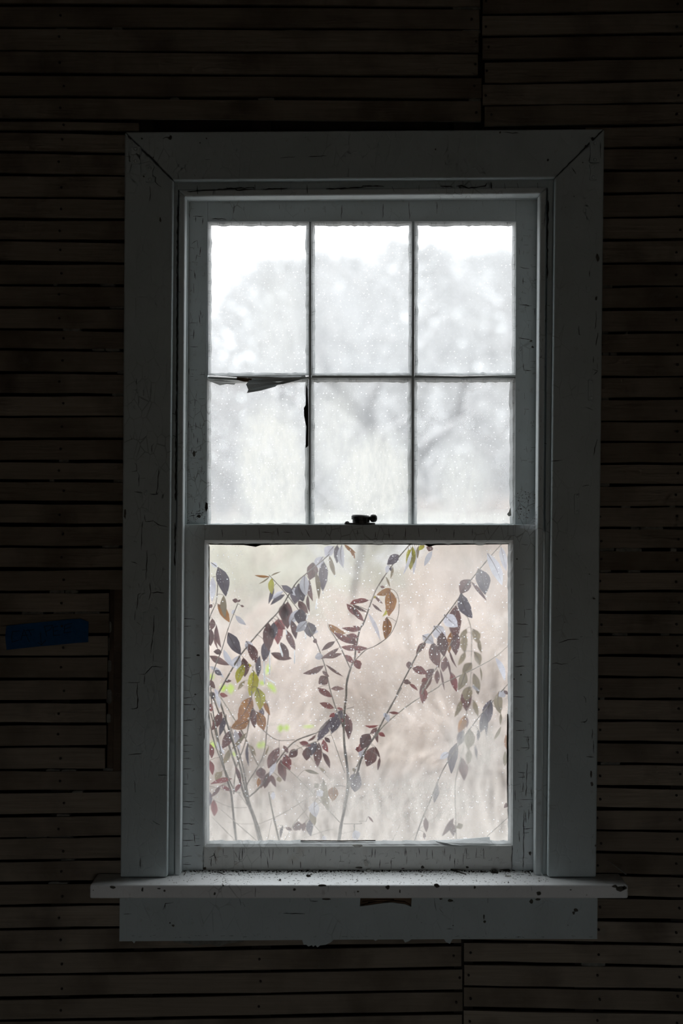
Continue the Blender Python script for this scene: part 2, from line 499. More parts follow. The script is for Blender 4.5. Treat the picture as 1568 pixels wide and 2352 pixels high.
gr = [-128, -75, -22, 31, 82, 137, 189, 241, 290, 341, 392, 446, 500, 552, 606, 659, 711, 764, 813, 866, 916, 968, 1016, 1066, 1114, 1164, 1214, 1263,
      1312, 1358, 1406, 1457, 1506, 1555, 1605, 1655.5, 1703.5, 1754, 1806, 1857.5, 1906.5, 1958.5, 2010, 2060, 2112, 2165, 2215, 2268, 2320, 2373, 2425, 2478, 2530, 2582, 2634, 2686, 2738]
for i in range(len(gr) - 1):
    a, b = gr[i], gr[i+1]
    g0, g1 = rng.uniform(2.4, 4.4), rng.uniform(2.4, 4.4)
    x0, x1 = 1345, 1900
    if b <= 300: x0 = 1110 + rng.uniform(-3, 4)
    if a > 2100: x0 = 1066 + rng.uniform(-2, 3)
    sa, sb = -sl(a), -sl(b)
    lath(x0, x1, a + g0 + sa*(x0-1375)*.4, a + g0 + sa*(x1-1375), b - g1 + sb*(x0-1375)*.4, b - g1 + sb*(x1-1375))
    m = (a + b) / 2
    nail(1375 if b > 300 else 1122, m); nail(1558, m)
    if a > 2100: nail(1078, m)
tag(nails.build('nail_heads', M['nail'], wall), kind='stuff')

# vertical batten beside the casing where the laths end short
slab([(253, 1352), (273, 1350), (268, 1790), (245, 1790)], .042, .075).build('batten', M['batten'], wall, bevel=.001, seg=1)
slab([(262, 1350), (281, 1350), (277, 1790), (259, 1790)], .036, .07).build('batten', M['batten'], wall, bevel=.001, seg=1)

def lump(x0, x1, y, h=9, yd=.037):
    n = max(3, int((x1 - x0) / 7)); top = []; bot = []
    for i in range(n + 1):
        x = x0 + (x1 - x0) * i / n
        e = 0.75 if i in (0, n) else 1
        top.append((x, y - h*.5*e + rng.uniform(-1.5, 1.2))); bot.append((x, y + h*.5*e + rng.uniform(-1.2, 1.5)))
    slab(top + bot[::-1], yd + rng.uniform(-.002, .004), yd + .018).build('plaster_key', M['plaster'], wall, bevel=.0012, seg=1)
for q in [(105,138,1771),(141,175,1771),(165,190,1820),(130,160,1874),(60,108,1926),(112,170,1926),(140,172,1978),(110,155,2031),
          (113,147,1359),(149,180,1359),(49,99,1409),(122,169,1409),(171,230,1409),(234,275,1256),(260,285,1105),(122,132,652),(228,263,652),
          (251,285,705),(144,184,756),(211,240,802),(242,275,802),(268,285,855),(257,285,906),(135,158,1059),(113,125,1105),
          (1381,1406,659),(1383,1397,764),(1436,1442,764),(1383,1398,813),(1401,1417,813),(1377,1398,916),(1374,1400,1114),
          (1426,1448,1164),(1536,1551,1164),(1448,1468,1214),(1470,1523,1214),(1374,1410,1263),(1414,1474,1263),(1540,1554,1263),
          (1377,1403,1312),(1443,1471,1312),(1406,1441,1457),(1517,1537,1457),(1377,1388,1604),(1379,1424,1754),
          (127,155,63),(257,282,65),(647,700,72),(390,412,228),(592,630,228),(1039,1104,17),(1061,1104,72),(1076,1104,230),(1335,1390,2215)]:
    lump(*q)
for q in [(246,256,1440,28),(246,255,1480,30),(246,256,1530,26),(244,256,1600,34),(244,254,1650,22),(236,262,1772,14)]:
    lump(q[0], q[1], q[2], q[3], .04)

# crumbling plaster and paper under the apron
def blobsheet(name, mat, pts, y0, y1, parent, bevel=.0008):
    return slab(pts, y0, y1).build(name, mat, parent, bevel=bevel, seg=1)
blobsheet('plaster_key', M['plaster'], [(382,2150),(440,2152),(560,2150),(560,2163),(520,2168),(502,2175),(480,2168),(450,2173),(425,2166),(400,2165)], .012, .03, wall)

# ------------------------------------------------------------------ the window
win = empty('window_1', W(830, 2033, .05))
tag(win, 'old white double-hung sash window with six small panes above one large pane', 'window', kind='structure')

def cracks(name, parent, y, lines, wpx=1.5):
    """paint cracks: thin ragged dark slits, each polyline in pixels"""
    mb = MB()
    for ln in lines:
        pts = []
        for i in range(len(ln) - 1):
            (xa, ya), (xb, yb) = ln[i], ln[i+1]
            L = math.hypot(xb-xa, yb-ya); k = max(1, int(L / 7))
            for j in range(k):
                u = j / k
                jit = 0 if (i == 0 and j == 0) else 1
                pts.append((xa+(xb-xa)*u + rng.uniform(-.9, .9)*jit, ya+(yb-ya)*u + rng.uniform(-.9, .9)*jit))
        pts.append(ln[-1])
        n = len(pts)
        lft = []; rgt = []
        for i, (x, yy) in enumerate(pts):
            xa, ya = pts[max(0, i-1)]; xb, yb = pts[min(n-1, i+1)]
            dx, dy = xb-xa, yb-ya; L = math.hypot(dx, dy) or 1
            wv = wpx * rng.uniform(.5, 1.25) * (.35 if i in (0, n-1) else 1) * .5
            lft.append((x - dy/L*wv, yy + dx/L*wv)); rgt.append((x + dy/L*wv, yy - dx/L*wv))
        vs_ = [W(a, b, y-.0004) for a, b in lft] + [W(a, b, y-.0004) for a, b in rgt]
        vs_ += [W(a, b, y+.0006) for a, b in lft] + [W(a, b, y+.0006) for a, b in rgt]
        fs_ = []
        for i in range(n-1):
            fs_.append((i, i+1, n+i+1, n+i))
            fs_.append((i, i+1, 2*n+i+1, 2*n+i)); fs_.append((n+i, n+i+1, 3*n+i+1, 3*n+i))
        mb.add(vs_, fs_)
    return tag(mb.build(name, M['crack'], parent), kind='stuff')

def rcracks(x0, y0, x1, y1, n, lmin, lmax, vert=.5, branch=.4):
    out = []
    for _ in range(n):
        x, y = rng.uniform(x0, x1), rng.uniform(y0, y1)
        L = rng.uniform(lmin, lmax)
        v = rng.random() < vert
        def clampp(p): return (min(max(p[0], x0), x1), min(max(p[1], y0), y1))
        e = (x + rng.uniform(-3, 3), y + L) if v else (x + L, y + rng.uniform(-2, 2))
        out.append([(x, y), clampp(e)])
        if rng.random() < branch:
            u = rng.uniform(.2, .9); bx, by = x+(e[0]-x)*u, y+(e[1]-y)*u
            l2 = L * rng.uniform(.25, .6) * rng.choice((-1, 1))
            out.append([clampp((bx, by)), clampp((bx + l2, by + rng.uniform(-2, 2)) if v else (bx + rng.uniform(-2, 2), by + l2))])
    return out

def chips(name, parent, y, lst, mat='bare'):
    """spots where the paint has come off: ragged little dark hollows, (x, y, rx, ry)"""
    mb = MB()
    for (x, yy, rx, ry) in lst:
        n = 9; a0 = rng.uniform(0, 1)
        pts = [(x + math.cos(a0+2*math.pi*i/n)*rx*rng.uniform(.6, 1.15), yy + math.sin(a0+2*math.pi*i/n)*ry*rng.uniform(.6, 1.15)) for i in range(n)]
        mb.prism([W(a, b, y-.0004) for a, b in pts], (0, .0012, 0))
    return tag(mb.build(name, M[mat], parent), kind='stuff')

# --- casing
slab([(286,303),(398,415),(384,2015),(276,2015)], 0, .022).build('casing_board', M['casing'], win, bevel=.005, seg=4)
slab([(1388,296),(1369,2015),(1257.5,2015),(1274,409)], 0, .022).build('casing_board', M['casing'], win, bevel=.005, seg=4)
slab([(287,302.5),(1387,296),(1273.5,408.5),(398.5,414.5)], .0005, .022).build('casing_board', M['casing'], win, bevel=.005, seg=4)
cs = []
c4 = lambda pts: [(x/3.267, 1100 + y/3.267) for x, y in pts]
c3 = lambda pts: [(x/3.267, 560 + y/3.267) for x, y in pts]
cs += [c4(q) for q in [[(1075,95),(1105,92),(1110,240)],[(1080,100),(1075,240),(1110,250)],[(1005,95),(1065,103)],[(1125,112),(1180,118),(1190,95)],[(1085,270),(1090,320),(1150,318),(1185,345),(1255,360)],
       [(1070,315),(1065,400),(1060,535)],[(1103,535),(1100,640),(1095,755)],[(1065,685),(1100,680)],[(1040,785),(1045,815)],[(1125,780),(1130,850),(1115,910)],[(1130,855),(1180,850),(1235,855)],
       [(1058,855),(1035,865),(1035,940),(1025,980)],[(1015,990),(1010,1060)],[(1025,1075),(1055,1095)],[(1157,1020),(1155,1080),(1145,1190),(1135,1280),(1130,1310)],[(1150,1310),(1150,1365)],
       [(1040,1465),(1085,1465),(1110,1440),(1140,1408),(1220,1412)],[(1085,1475),(1080,1540)],[(960,1528),(1030,1532),(1050,1525)],[(1030,1535),(1028,1620),(1035,1660),(1030,1722),(980,1726)],
       [(960,1880),(972,1892)],[(1005,465),(1025,475)],[(985,622),(1030,635)]]]
cs += [c3(q) for q in [[(1025,1010),(1022,1060)],[(1075,1095),(1075,1140)],[(1040,1150),(1038,1215)],[(975,1435),(990,1470)],[(1040,1470),(1070,1465),(1100,1440)],[(1155,1497),(1140,1520),(1140,1570)],[(1160,1645),(1180,1665)],
       [(1010,1645),(1025,1655),(1028,1705),(990,1710)],[(1030,1710),(1042,1740),(1040,1820)],[(1045,1760),(1090,1760)],[(1190,1690),(1185,1800),(1175,1880)]]]
cs += [[(x/2, 1600+y/2) for x, y in q] for q in [[(632,0),(632,50),(605,58)],[(590,268),(650,262)],[(725,360),(768,363)],[(616,385),(622,440)],[(645,740),(645,790)],[(700,570),(735,590)]]]
cs += [[(x/6.533+280, y/6.533+290) for x, y in q] for q in [[(450,700),(470,745),(505,765),(500,830),(535,880),(590,912)],[(418,900),(428,1010),(415,1120)],[(300,350),(440,470),(600,640),(770,815)],
       [(610,190),(660,168),(735,165),(700,110)],[(1080,720),(1100,750)],[(1250,498),(1320,500)],[(105,370),(105,520),(150,545)]]]
cs += [[(643,363),(678,360)],[(707,360),(750,358)]]
cs += [[(x/6.03+1140, y/6.03+290) for x, y in q] for q in [[(1480,40),(1350,170),(1240,270),(1140,380),(1000,520),(870,650),(820,705)],[(1295,300),(1305,360),(1295,440),(1275,490)],[(1440,230),(1440,440)],[(75,80),(220,95),(310,95)],[(1040,570),(1100,660)]]]
cs += [[(x/3.5+1120, y/3.5+560) for x, y in q] for q in [[(818,215),(818,270)],[(788,330),(792,370)],[(868,540),(872,600),(860,690)],[(730,660),(732,730),(748,732)],[(885,715),(868,820)],[(850,905),(848,960)],[(840,1008),(885,1020),(850,1055)],
       [(780,1312),(815,1320),(848,1338)],[(880,1570),(865,1620),(850,1700)],[(505,1747),(600,1738)],[(760,1950),(815,1940)],[(880,960),(880,1010)]]]
cs += [[(x/3.5+1120, y/3.5+1100) for x, y in q] for q in [[(550,800),(590,797)],[(672,880),(675,920)],[(655,1083),(680,1083)],[(570,1318),(630,1300),(640,1293),(730,1290)],[(740,1270),(762,1266)],[(515,1487),(550,1480),(590,1488),(645,1486)],[(670,1455),(705,1432)],
       [(770,1745),(785,1770),(788,1800)],[(745,1955),(780,1953),(800,1930)],[(780,1955),(780,1970)],[(840,2010),(838,2090)],[(835,1210),(840,1240)]]]
cs += [[(x/2+784, 1600+y/2) for x, y in q] for q in [[(1038,262),(1040,300)],[(1125,275),(1160,278)],[(1100,118),(1125,115),(1130,100)],[(1155,200),(1158,260)]]]
cracks('paint_cracks', win, 0, cs, 1.5)
chips('paint_chips', win, 0, [(391,316,4,5),(368,505,2.5,7),(299,317,2,3),(326,318,3,2),(474,318,2,2),(459,328,1.6,1.6),(1258,367,3,3),(1360,318,4,3),(1345,336,3,3),(1148,304,2.4,3),(1338,373,1.5,1.5),(1372,592,4,10),(1369,685,3,5),(311,938,3,3),
    (287,1180,3,14),(1357,1778,3,8),(1359,1800,4,6),(1318,371+80,1.4,1.4),(1353,1319,1.5,1.5),(352,337+24,1.5,1.5),(1000,343,2,2.5),(1364,1375,3,2),(1367,1942,2,3),(330,405,2,2)])
# curtain-rod brackets painted over
def bracket(x0, y0, x1, y1, th, notch=0):
    b = empty('curtain_bracket', W((x0+x1)/2, y1, 0), win)
    w = x1 - x0; th *= 1.7
    pts = [(x0, y0+2), (x0+2, y0), (x1-2, y0), (x1, y0+2), (x1-notch, (y0*2+y1)/3), (x1-notch, (y0+2*y1)/3), (x1, y1-2), (x1-2, y1), (x0+2, y1), (x0, y1-2), (x0+notch*.6, (y0+2*y1)/3), (x0+notch*.6, (y0*2+y1)/3)]
    slab(pts, -th, .0).build('plate', M['casing'], b, bevel=.0008, seg=2)
    for yy in (y0 + 6, y1 - 6):
        MB().lathe([(.0042, .0012), (.0042, 0), (.0028, -.0012), (.0008, -.0014)], W((x0+x1)/2, yy, -th), 12, 'y').build('screw', M['casing'], b)
    return b
bracket(299, 336, 323, 376, .003, 3); bracket(334, 380, 354, 418, .0035, 4)
bracket(1354, 323, 1378, 373, .0035, 3); bracket(1353, 376, 1371, 413, .0025, 5)
bracket(1351, 871, 1364, 920, .002); bracket(1319, 1134, 1332, 1182, .002)
bracket(303, 894, 317, 941, .0015); bracket(328, 1128, 341, 1177, .0015)

# --- jamb, stops and parting beads
slab([(340,403),(408.5,411),(399.5,2030),(330,2030)], .024, .17).build('jamb', M['casing'], win, bevel=.001, seg=1)
slab([(1330,403),(1316,2030),(1245.5,2030),(1258,411)], .024, .17).build('jamb', M['casing'], win, bevel=.001, seg=1)
slab([(360,380),(1320,372),(1290,432),(390,437)], .0245, .17).build('jamb', M['casing'], win, bevel=.001, seg=1)
def bullnose_stop(face, back_y, name='sash_stop'):
    return slab(face, .018, back_y).build(name, M['stop'], win, bevel=.0055, seg=4, smooth=False)
bullnose_stop([(410.5,438),(425.5,450),(414.5,2012),(401,2012)], .054)
bullnose_stop([(1255,432),(1243,2012),(1228,2012),(1239,446)], .054)
bullnose_stop([(408,435.5),(1258,429),(1240,445),(425,452)], .054)
slab([(415,440),(431.5,456),(427,1215),(410,1215)], .075, .094).build('parting_bead', M['stop'], win, bevel=.0015, seg=2)
slab([(1262,436),(1256,1215),(1232,1215),(1236.5,456)], .075, .094).build('parting_bead', M['stop'], win, bevel=.0015, seg=2)
slab([(415,438),(1262,432),(1245,454),(420,459)], .075, .094).build('parting_bead', M['stop'], win, bevel=.0015, seg=2)
jc = [[(430,440),(540,433),(545,437),(584,434)],[(604,435),(660,432)],[(520,429),(522,433),(584,431),(584,437)],[(748,434),(840,430)],[(830,430),(833,427),(881,428)],[(1010,428),(1040,429)],[(1047,428),(1060,426),(1075,433),(1115,427),(1118,420)],
      [(453,426),(454,446)],[(645,428),(646,440)],[(705,424),(706,444)],[(1058,425),(1058,438)],[(1158,421),(1160,434)],[(1187,420),(1190,432)],[(1234,420),(1235,432)],[(900,428),(905,440)],[(962,425),(962,438)],[(1127,418),(1129,436)],[(585,424),(586,436)]]
cracks('paint_cracks', win, .0175, jc, 2.6)
cracks('paint_cracks', win, .0235, [[(1258,460),(1256,640)],[(1252,700),(1250,780)],[(1250,800),(1247,1000)],[(408,470),(405.5,900)],[(405,905),(403,1150)],[(402,1200),(401.5,1300)],[(396,950),(406,952)],[(397,1000),(404,1003)],[(1250,700),(1262,702)],[(1243,1015),(1255,1020)]], 3.2)
cracks('paint_cracks', win, .0172, [[(1243,640),(1250,644)],[(1240,820),(1248,823)],[(414,1015),(421,1016)],[(1234,1450),(1242,1452)],[(1252,470),(1250,520)],[(408,1018),(419,1019)]] + rcracks(1240,460,1247,1150,14,3,8,.5) + rcracks(405,480,414,1180,10,4,10,.8), 1.4)

# --- sashes
def bead(name, parent, o, i, yf, yg, jit, mat='bead', seg=26, jit_sides=(1,1,1,1)):
    """moulded putty strip round a pane: outer loop o (x0,y0,x1,y1) at the sash face, inner ragged loop i at the glass"""
    def loop(r, jitter):
        x0, y0, x1, y1 = r
        cs_ = [(x0,y0),(x1,y0),(x1,y1),(x0,y1)]
        out = []
        for k in range(4):
            a, b = cs_[k], cs_[(k+1) % 4]
            for j in range(seg):
                u = j / seg
                x, y = a[0]+(b[0]-a[0])*u, a[1]+(b[1]-a[1])*u
                if jitter and j:
                    jj = rng.choice((rng.uniform(-.5, .5), rng.uniform(-.4, 1.6), rng.uniform(0, 2.6))) * jitter * jit_sides[k]
                    if k == 0: y += jj
                    elif k == 1: x -= jj
                    elif k == 2: y -= jj
                    else: x += jj
                out.append((x, y))
        return out
    lo = loop(o, 0); li = loop(i, jit)
    lm = [((a[0]*.55+b[0]*.45), (a[1]*.55+b[1]*.45)) for a, b in zip(lo, li)]
    n = len(lo)
    vs_ = [W(x, y, yf + .0012) for x, y in lo] + [W(x, y, yf + (yg-yf)*.34 + rng.uniform(-.0006, .0006)) for x, y in lm] + [W(x, y, yg - .0008) for x, y in li] + [W(x, y, yg + .0002) for x, y in li] + [W(x, y, yg + .0002) for x, y in lo]
    fs_ = []
    for a in range(4):
        for q in range(n):
            w = (q + 1) % n
            fs_.append((a*n+q, a*n+w, (a+1)*n+w, (a+1)*n+q))
    for q in range(n):
        w = (q+1) % n
        fs_.append((4*n+q, 4*n+w, w, q))
    return MB().add(vs_, fs_).build(name, M[mat], parent)

def pane(parent, r, yg, mat):
    x0, y0, x1, y1 = r
    a, b = W(x0-5, y1+4, yg), W(x1+5, y0-4, yg)
    o = MB().box((a.x, yg+.0004, a.z), (b.x, yg+.0034, b.z)).build('glass_pane', [M['clear'], M[mat]], parent)
    for pg in o.data.polygons:
        pg.material_index = 1 if pg.normal.y > .9 else 0
    return o

up = empty('upper_sash', W(830, 1215, YU + .015), win)
UB = YU + .034
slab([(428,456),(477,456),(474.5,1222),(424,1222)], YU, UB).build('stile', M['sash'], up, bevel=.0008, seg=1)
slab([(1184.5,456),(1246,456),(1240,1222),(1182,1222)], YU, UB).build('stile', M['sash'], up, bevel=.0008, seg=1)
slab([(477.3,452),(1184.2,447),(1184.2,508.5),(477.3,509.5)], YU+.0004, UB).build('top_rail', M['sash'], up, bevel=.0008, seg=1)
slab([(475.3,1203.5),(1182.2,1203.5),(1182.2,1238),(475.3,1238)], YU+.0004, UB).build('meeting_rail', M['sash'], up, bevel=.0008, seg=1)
cols = [(477.3, 485, 703, 709.8), (714.8, 722.5, 938.5, 945.8), (951.6, 958.5, 1176, 1184.3)]
rows = [(509, 518.5, 857, 862.5), (868.3, 877.5, 1203, 1206)]
# muntin ribs
slab([(709.6,509.5),(715,509.5),(713.6,1204),(708,1204)], YU, UB).build('muntin', M['sash'], up, bevel=.001, seg=2)
slab([(945.6,509),(951.8,509),(950.6,1204),(944.4,1204)], YU, UB).build('muntin', M['sash'], up, bevel=.001, seg=2)
slab([(477,864.5),(540,868),(620,872.5),(668,871),(709,864.5),(709,868.5),(668,875.5),(620,877.5),(540,873),(477,870)], YU-.001, UB).build('muntin', M['sash'], up, bevel=.001, seg=1)
slab([(715,862.5),(945,862.5),(945,868.3),(715,868.3)], YU+.0006, UB).build('muntin', M['sash'], up, bevel=.001, seg=2)
slab([(952,862.2),(1060,864.5),(1183.5,861.5),(1183.5,866.5),(1060,869.8),(952,867.8)], YU+.0006, UB).build('muntin', M['sash'], up, bevel=.001, seg=2)
for r, (ya, yb, yc, yd) in enumerate(rows):
    for c, (xa, xb, xc, xd) in enumerate(cols):
        dx = 0 if r == 0 else -1.5
        e = 0
        bead('glazing_bead', up, (xa+dx, ya, xd+dx, yd), (xb+dx, yb, xc+dx-(4 if (c == 2 and r == 1) else 0), yc), YU, GU, 1.0)
        pane(up, (xb+dx, yb, xc+dx, yc), GU, 'dirty_top' if r == 0 else 'dirty_mid')
# damage on the left horizontal muntin: torn paint, bare wood, hanging flake
def flake(name, pts, y, curl, th=.0012, mat='sash', parent=None):
    """curled sheet of loose paint; curl lifts the far points towards the room"""
    vv = [W(px, py, y - c) for (px, py), c in zip(pts, curl)]
    mb = MB().prism(vv, (0, th, 0))
    return mb.build(name, M[mat], parent)
flake('bare_wood_patch', [(544,866),(560,867),(578,870),(576,877),(560,876.5),(543,872)], YU, [.0015]*6, .004, 'wood', up)
flake('paint_flake', [(572,873),(640,878),(668,872),(690,872),(650,882),(637,884),(632,888),(600,897),(567,902.5),(570,895),(565,883)], YU, [.002,.002,.002,.002,.006,.010,.012,.014,.016,.014,.010], .0015, 'sash', up)
flake('paint_flake', [(478,874),(500,872),(545,877),(573,879),(540,880.5),(538,883.5),(520,882),(505,885),(492,879)], YU, [.002,.002,.003,.002,-.010,-.012,-.010,-.012,-.006], .0015, 'bead', up)
flake('paint_flake', [(480,858),(530,857),(580,861),(640,857),(700,860),(702,866),(668,871),(620,872),(560,867),(500,863)], YU, [-.012,-.012,-.011,-.012,-.012,.002,.003,.003,.004,.003], .0015, 'bead', up)
flake('paint_flake', [(610,862),(640,857.5),(668,859),(700,861),(690,866),(650,868),(620,866)], YU, [-.004,-.009,-.009,-.006,.004,.005,.003], .0012, 'bead', up)
flake('putty_gap', [(702.5,882),(706,893),(708,940),(707.5,1024),(701.5,1029),(703,980),(698,955),(697.5,937),(702,930)], YU+.003, [.003]*9, .002, 'crack', up)
flake('putty_gap', [(472,1153),(476.5,1156),(477,1168),(473,1176),(470,1166)], YU, [.0006]*5, .001, 'crack', up)
flake('paint_flake', [(1172,1165),(1168,1176),(1164,1181),(1168,1186),(1174,1184)], YU+.004, [.002,.004,.006,.004,.002], .001, 'chip', up)
uc = rcracks(430,470,470,840,26,5,24,.65) + rcracks(430,840,470,1195,60,3,18,.6,.6) + rcracks(1190,520,1230,1190,46,4,18,.45,.5)
for x, a, b in [(537,468,490),(641,470,480),(785,470,503),(880,468,500),(939,463,503),(1003,464,491),(1108,462,475),(1095,460,463),(560,475,483),(700,480,487),(830,485,492)]:
    uc.append([(x, a), (x+rng.uniform(-2, 2), b)])
uc += [[(487,503),(510,502),(520,505)],[(845,458),(925,457)],[(1090,457),(1140,454)],[(500,459),(640,460)],[(700,459),(770,458)],[(440,560),(452,552),(455,570)],[(1193,613),(1215,617)],[(1193,700),(1215,702)],[(1190,776),(1220,780)]]
cracks('paint_cracks', up, YU, uc, 1.3)
chips('paint_chips', up, YU, [(445,1042,4,7),(457,1186,5,4),(1219,783,4,2),(1223,797,3,3),(1196,1169,2,2),(1214,1172,2,1.4),(1190,1150,1.5,1.5),(450,1038,2,2)] + [(rng.uniform(1186,1228), rng.uniform(1130,1195), rng.uniform(.6,1.6), rng.uniform(.6,1.4)) for _ in range(40)]
      + [(rng.uniform(430,472), rng.uniform(1170,1203), rng.uniform(.6,1.5), rng.uniform(.6,1.3)) for _ in range(24)])
bc = []
for (xa, xb, xc, xd) in cols:
    for k in range(16): x = rng.uniform(xb, xc); bc.append([(x, 511), (x+rng.uniform(-1, 1), 518)])
    for k in range(12): x = rng.uniform(xb, xc); bc.append([(x, 869), (x+rng.uniform(-1, 1), 876)])
for x0, x1 in ((478,484),(704,709),(716,722),(939,945),(952,958),(1177,1183)):
    for k in range(34): y = rng.uniform(525, 1195); bc.append([(x0, y), (x1, y+rng.uniform(-2, 2))])
cracks('bead_cracks', up, YU+.0035, bc, .9)

lo = empty('lower_sash', W(824, 2000, YL + .015), win)
LB = YL + .034
slab([(420,1204.5),(470.5,1204.5),(467.5,2003),(409,2003)], YL, LB).build('stile', M['sash'], lo, bevel=.0008, seg=1)
slab([(1178.5,1205),(1233,1205),(1229,2003),(1176.2,2003)], YL, LB).build('stile', M['sash'], lo, bevel=.0008, seg=1)
slab([(470.8,1205),(1178.2,1205.5),(1178.2,1241.5),(470.8,1241)], YL+.0003, LB).build('meeting_rail', M['sash'], lo, bevel=.0012, seg=2)
slab([(467.8,1945),(1176,1942.5),(1176,2003),(467.8,2003)], YL+.0003, LB).build('bottom_rail', M['rail'], lo, bevel=.0008, seg=1)
bead('glazing_bead', lo, (469, 1241, 1177.5, 1944.5), (480.5, 1250, 1166, 1931), YL, GL, 1.0, 'bead', 70, (1.1, .5, .9, .4))
pane(lo, (480.5, 1250, 1166, 1931), GL, 'dirty_low')
# dark rabbet strips inside the lower pane
flake('putty_gap', [(472,1245.5),(700,1246.5),(1170,1245),(1168,1250),(1000,1252),(985,1256),(975,1251),(930,1251),(700,1250),(600,1252),(587,1256),(560,1252),(482,1251)], GL-.004, [0]*13, .002, 'crack', lo)
flake('putty_gap', [(1164.5,1640),(1166.5,1640),(1166,1800),(1165,1880),(1163.8,1800),(1163.5,1700)], GL-.003, [0]*6, .002, 'crack', lo)
flake('putty_gap', [(478,1255),(481,1255),(480,1600),(479,1925),(476.5,1925)], GL-.003, [0]*5, .002, 'crack', lo)
flake('putty_gap', [(690,1930.5),(780,1931),(862,1930),(862,1931.8),(780,1932.8),(690,1932)], GL-.006, [0]*6, .002, 'crack', lo)
flake('paint_flake', [(1000,1932),(1030,1929),(1090,1925),(1124,1922.5),(1126,1937),(1108,1939),(1062,1942),(1040,1940),(1022,1936)], YL, [-.012,-.015,-.016,-.016,.001,.001,.002,.002,-.004], .0015, 'bead', lo)
flake('paint_flake', [(808,1941),(818,1939.5),(830,1940),(833,1943),(826,1946.5),(816,1946.5)], YL, [.004,.008,.010,.008,.007,.005], .0012, 'chip', lo)
flake('paint_flake', [(836,1977),(840,1976),(846,1984),(845,1990),(838,1989),(835,1983)], YL, [.004]*6, .0015, 'chip', lo)
lc = []
for x, a, b in [(509,1216,1234),(565,1219,1231),(594,1212,1237),(637,1212,1232),(737,1212,1222),(776,1216,1222),(820,1216,1230),(862,1222,1237),(892,1214,1236),(931,1212,1236),(960,1212,1233),(1043,1216,1236),(1085,1214,1230),(1120,1212,1228),(692,1222,1230),(1010,1216,1226)]:
    lc.append([(x, a), (x + rng.uniform(-2, 3), b)])
lc += [[(700,1214),(712,1234)],[(650,1222),(668,1224)],[(815,1226),(828,1224)],[(600,1222),(625,1224)],[(1000,1213),(1003,1216),(1001,1222)]]
for y in (1421,1439,1511,1603,1617,1655,1689,1712,1725,1742,1767,1801,1841,1854,1892,1904,1930,1968,1985): lc.append([(418, y), (rng.uniform(432, 448), y + rng.uniform(-2, 2))])
for y, x0, x1 in [(1250,1197,1212),(1307,1200,1220),(1344,1192,1204),(1400,1207,1222),(1433,1183,1212),(1463,1199,1218),(1500,1180,1203),(1531,1182,1204),(1565,1210,1222),(1600,1178,1204),(1655,1182,1200),(1678,1184,1202),(1773,1188,1206),(1836,1194,1224)]: lc.append([(x0, y), (x1, y + rng.uniform(-2, 3))])
lc += [[(1204,1400),(1204,1420)],[(1212,1690),(1214,1720),(1205,1724)],[(1210,1750),(1208,1830)],[(470,1650),(469,1700)],[(1203,1860),(1201,1996)],[(466.5,1945),(466,1998)],[(1176,1942),(1174,1998)]]
lc += rcracks(1182,1660,1226,1980,34,4,26,.6,.5) + rcracks(418,1640,462,1990,18,4,22,.2,.4)
cracks('paint_cracks', lo, YL, lc, 1.3)
rc = []
for k in range(46):
    x = rng.uniform(475, 1168); y = rng.choice((1948, rng.uniform(1950, 1978))); rc.append([(x, y), (x + rng.uniform(-2, 2), min(1995, y + rng.uniform(6, 28)))])
rc += rcracks(478,1955,1160,1985,34,4,12,.2,.3) + [[(480,1970),(492,1965),(490,1958),(498,1978)]]
cracks('paint_cracks', lo, YL+.0003, rc, 1.4)
chips('paint_chips', lo, YL, [(1187,1284,2,2),(1196,1550,2.5,2),(1180,1560,2,2),(455,1505,4,2.5),(448,1595,2.5,1.5),(446,1629,2.5,2.5),(1217,1960,3,5),(470,1995,5,4),(825,1993,9,2),(970,1992,4,4),(1073,1992,4,3),(925,1995,4,1.5),(690,1986,1.2,8),(1160,1998,14,2)])

# sash lock on the meeting rail
lk = empty('sash_lock', W(826, 1205, .072), win)
ly = .073
zb = W(0, 1204.9, ly).z
c0 = W(826, 0, ly); 
pts = []
for i in range(28):
    a = 2*math.pi*i/28
    ex, ey = math.cos(a), math.sin(a)
    pts.append((c0.x + .0365*math.copysign(abs(ex)**.7, ex), ly + .011*ey, zb))
MB().prism(pts, (0, 0, .0042)).build('base_plate', M['iron'], lk, bevel=.001, seg=2)
MB().lathe([(.020, .003), (.0205, .0105), (.019, .0115)], (W(829,0,ly).x, ly, zb), 28).build('housing', M['iron'], lk, smooth=False)
b = MB().lathe([(.0185, .0), (.0215, .001), (.022, .0085), (.0195, .0115), (.010, .0128), (.002, .013)], (0, 0, 0), 28)
rot = Matrix.Rotation(math.radians(3), 3, 'Y')
b.v = [rot @ p + Vector((W(827.5,0,ly).x, ly, zb + .0105)) for p in b.v]
b.build('cam_disc', M['iron'], lk)
kx = W(857,0,ly).x; kz = W(0, 1190.5, ly).z
MB().lathe([(.004, -.016), (.0045, -.008), (.0085, -.0055), (.0095, 0), (.0085, .0055), (.005, .0085), (.001, .0092)], (kx, ly - .004, kz), 18, 'x').build('lever_knob', M['iron'], lk, smooth=True)
for q in (838.5, 843.5):
    MB().lathe([(.003, 0), (.003, .0022), (.0015, .0032)], (W(q,0,ly-.009).x, ly-.009, zb + .003), 10).build('screw', M['steel'], lk)
MB().lathe([(.006, 0), (.005, .004), (.002, .006)], (W(797,0,ly).x, ly, zb + .002), 12).build('screw', M['iron'], lk)

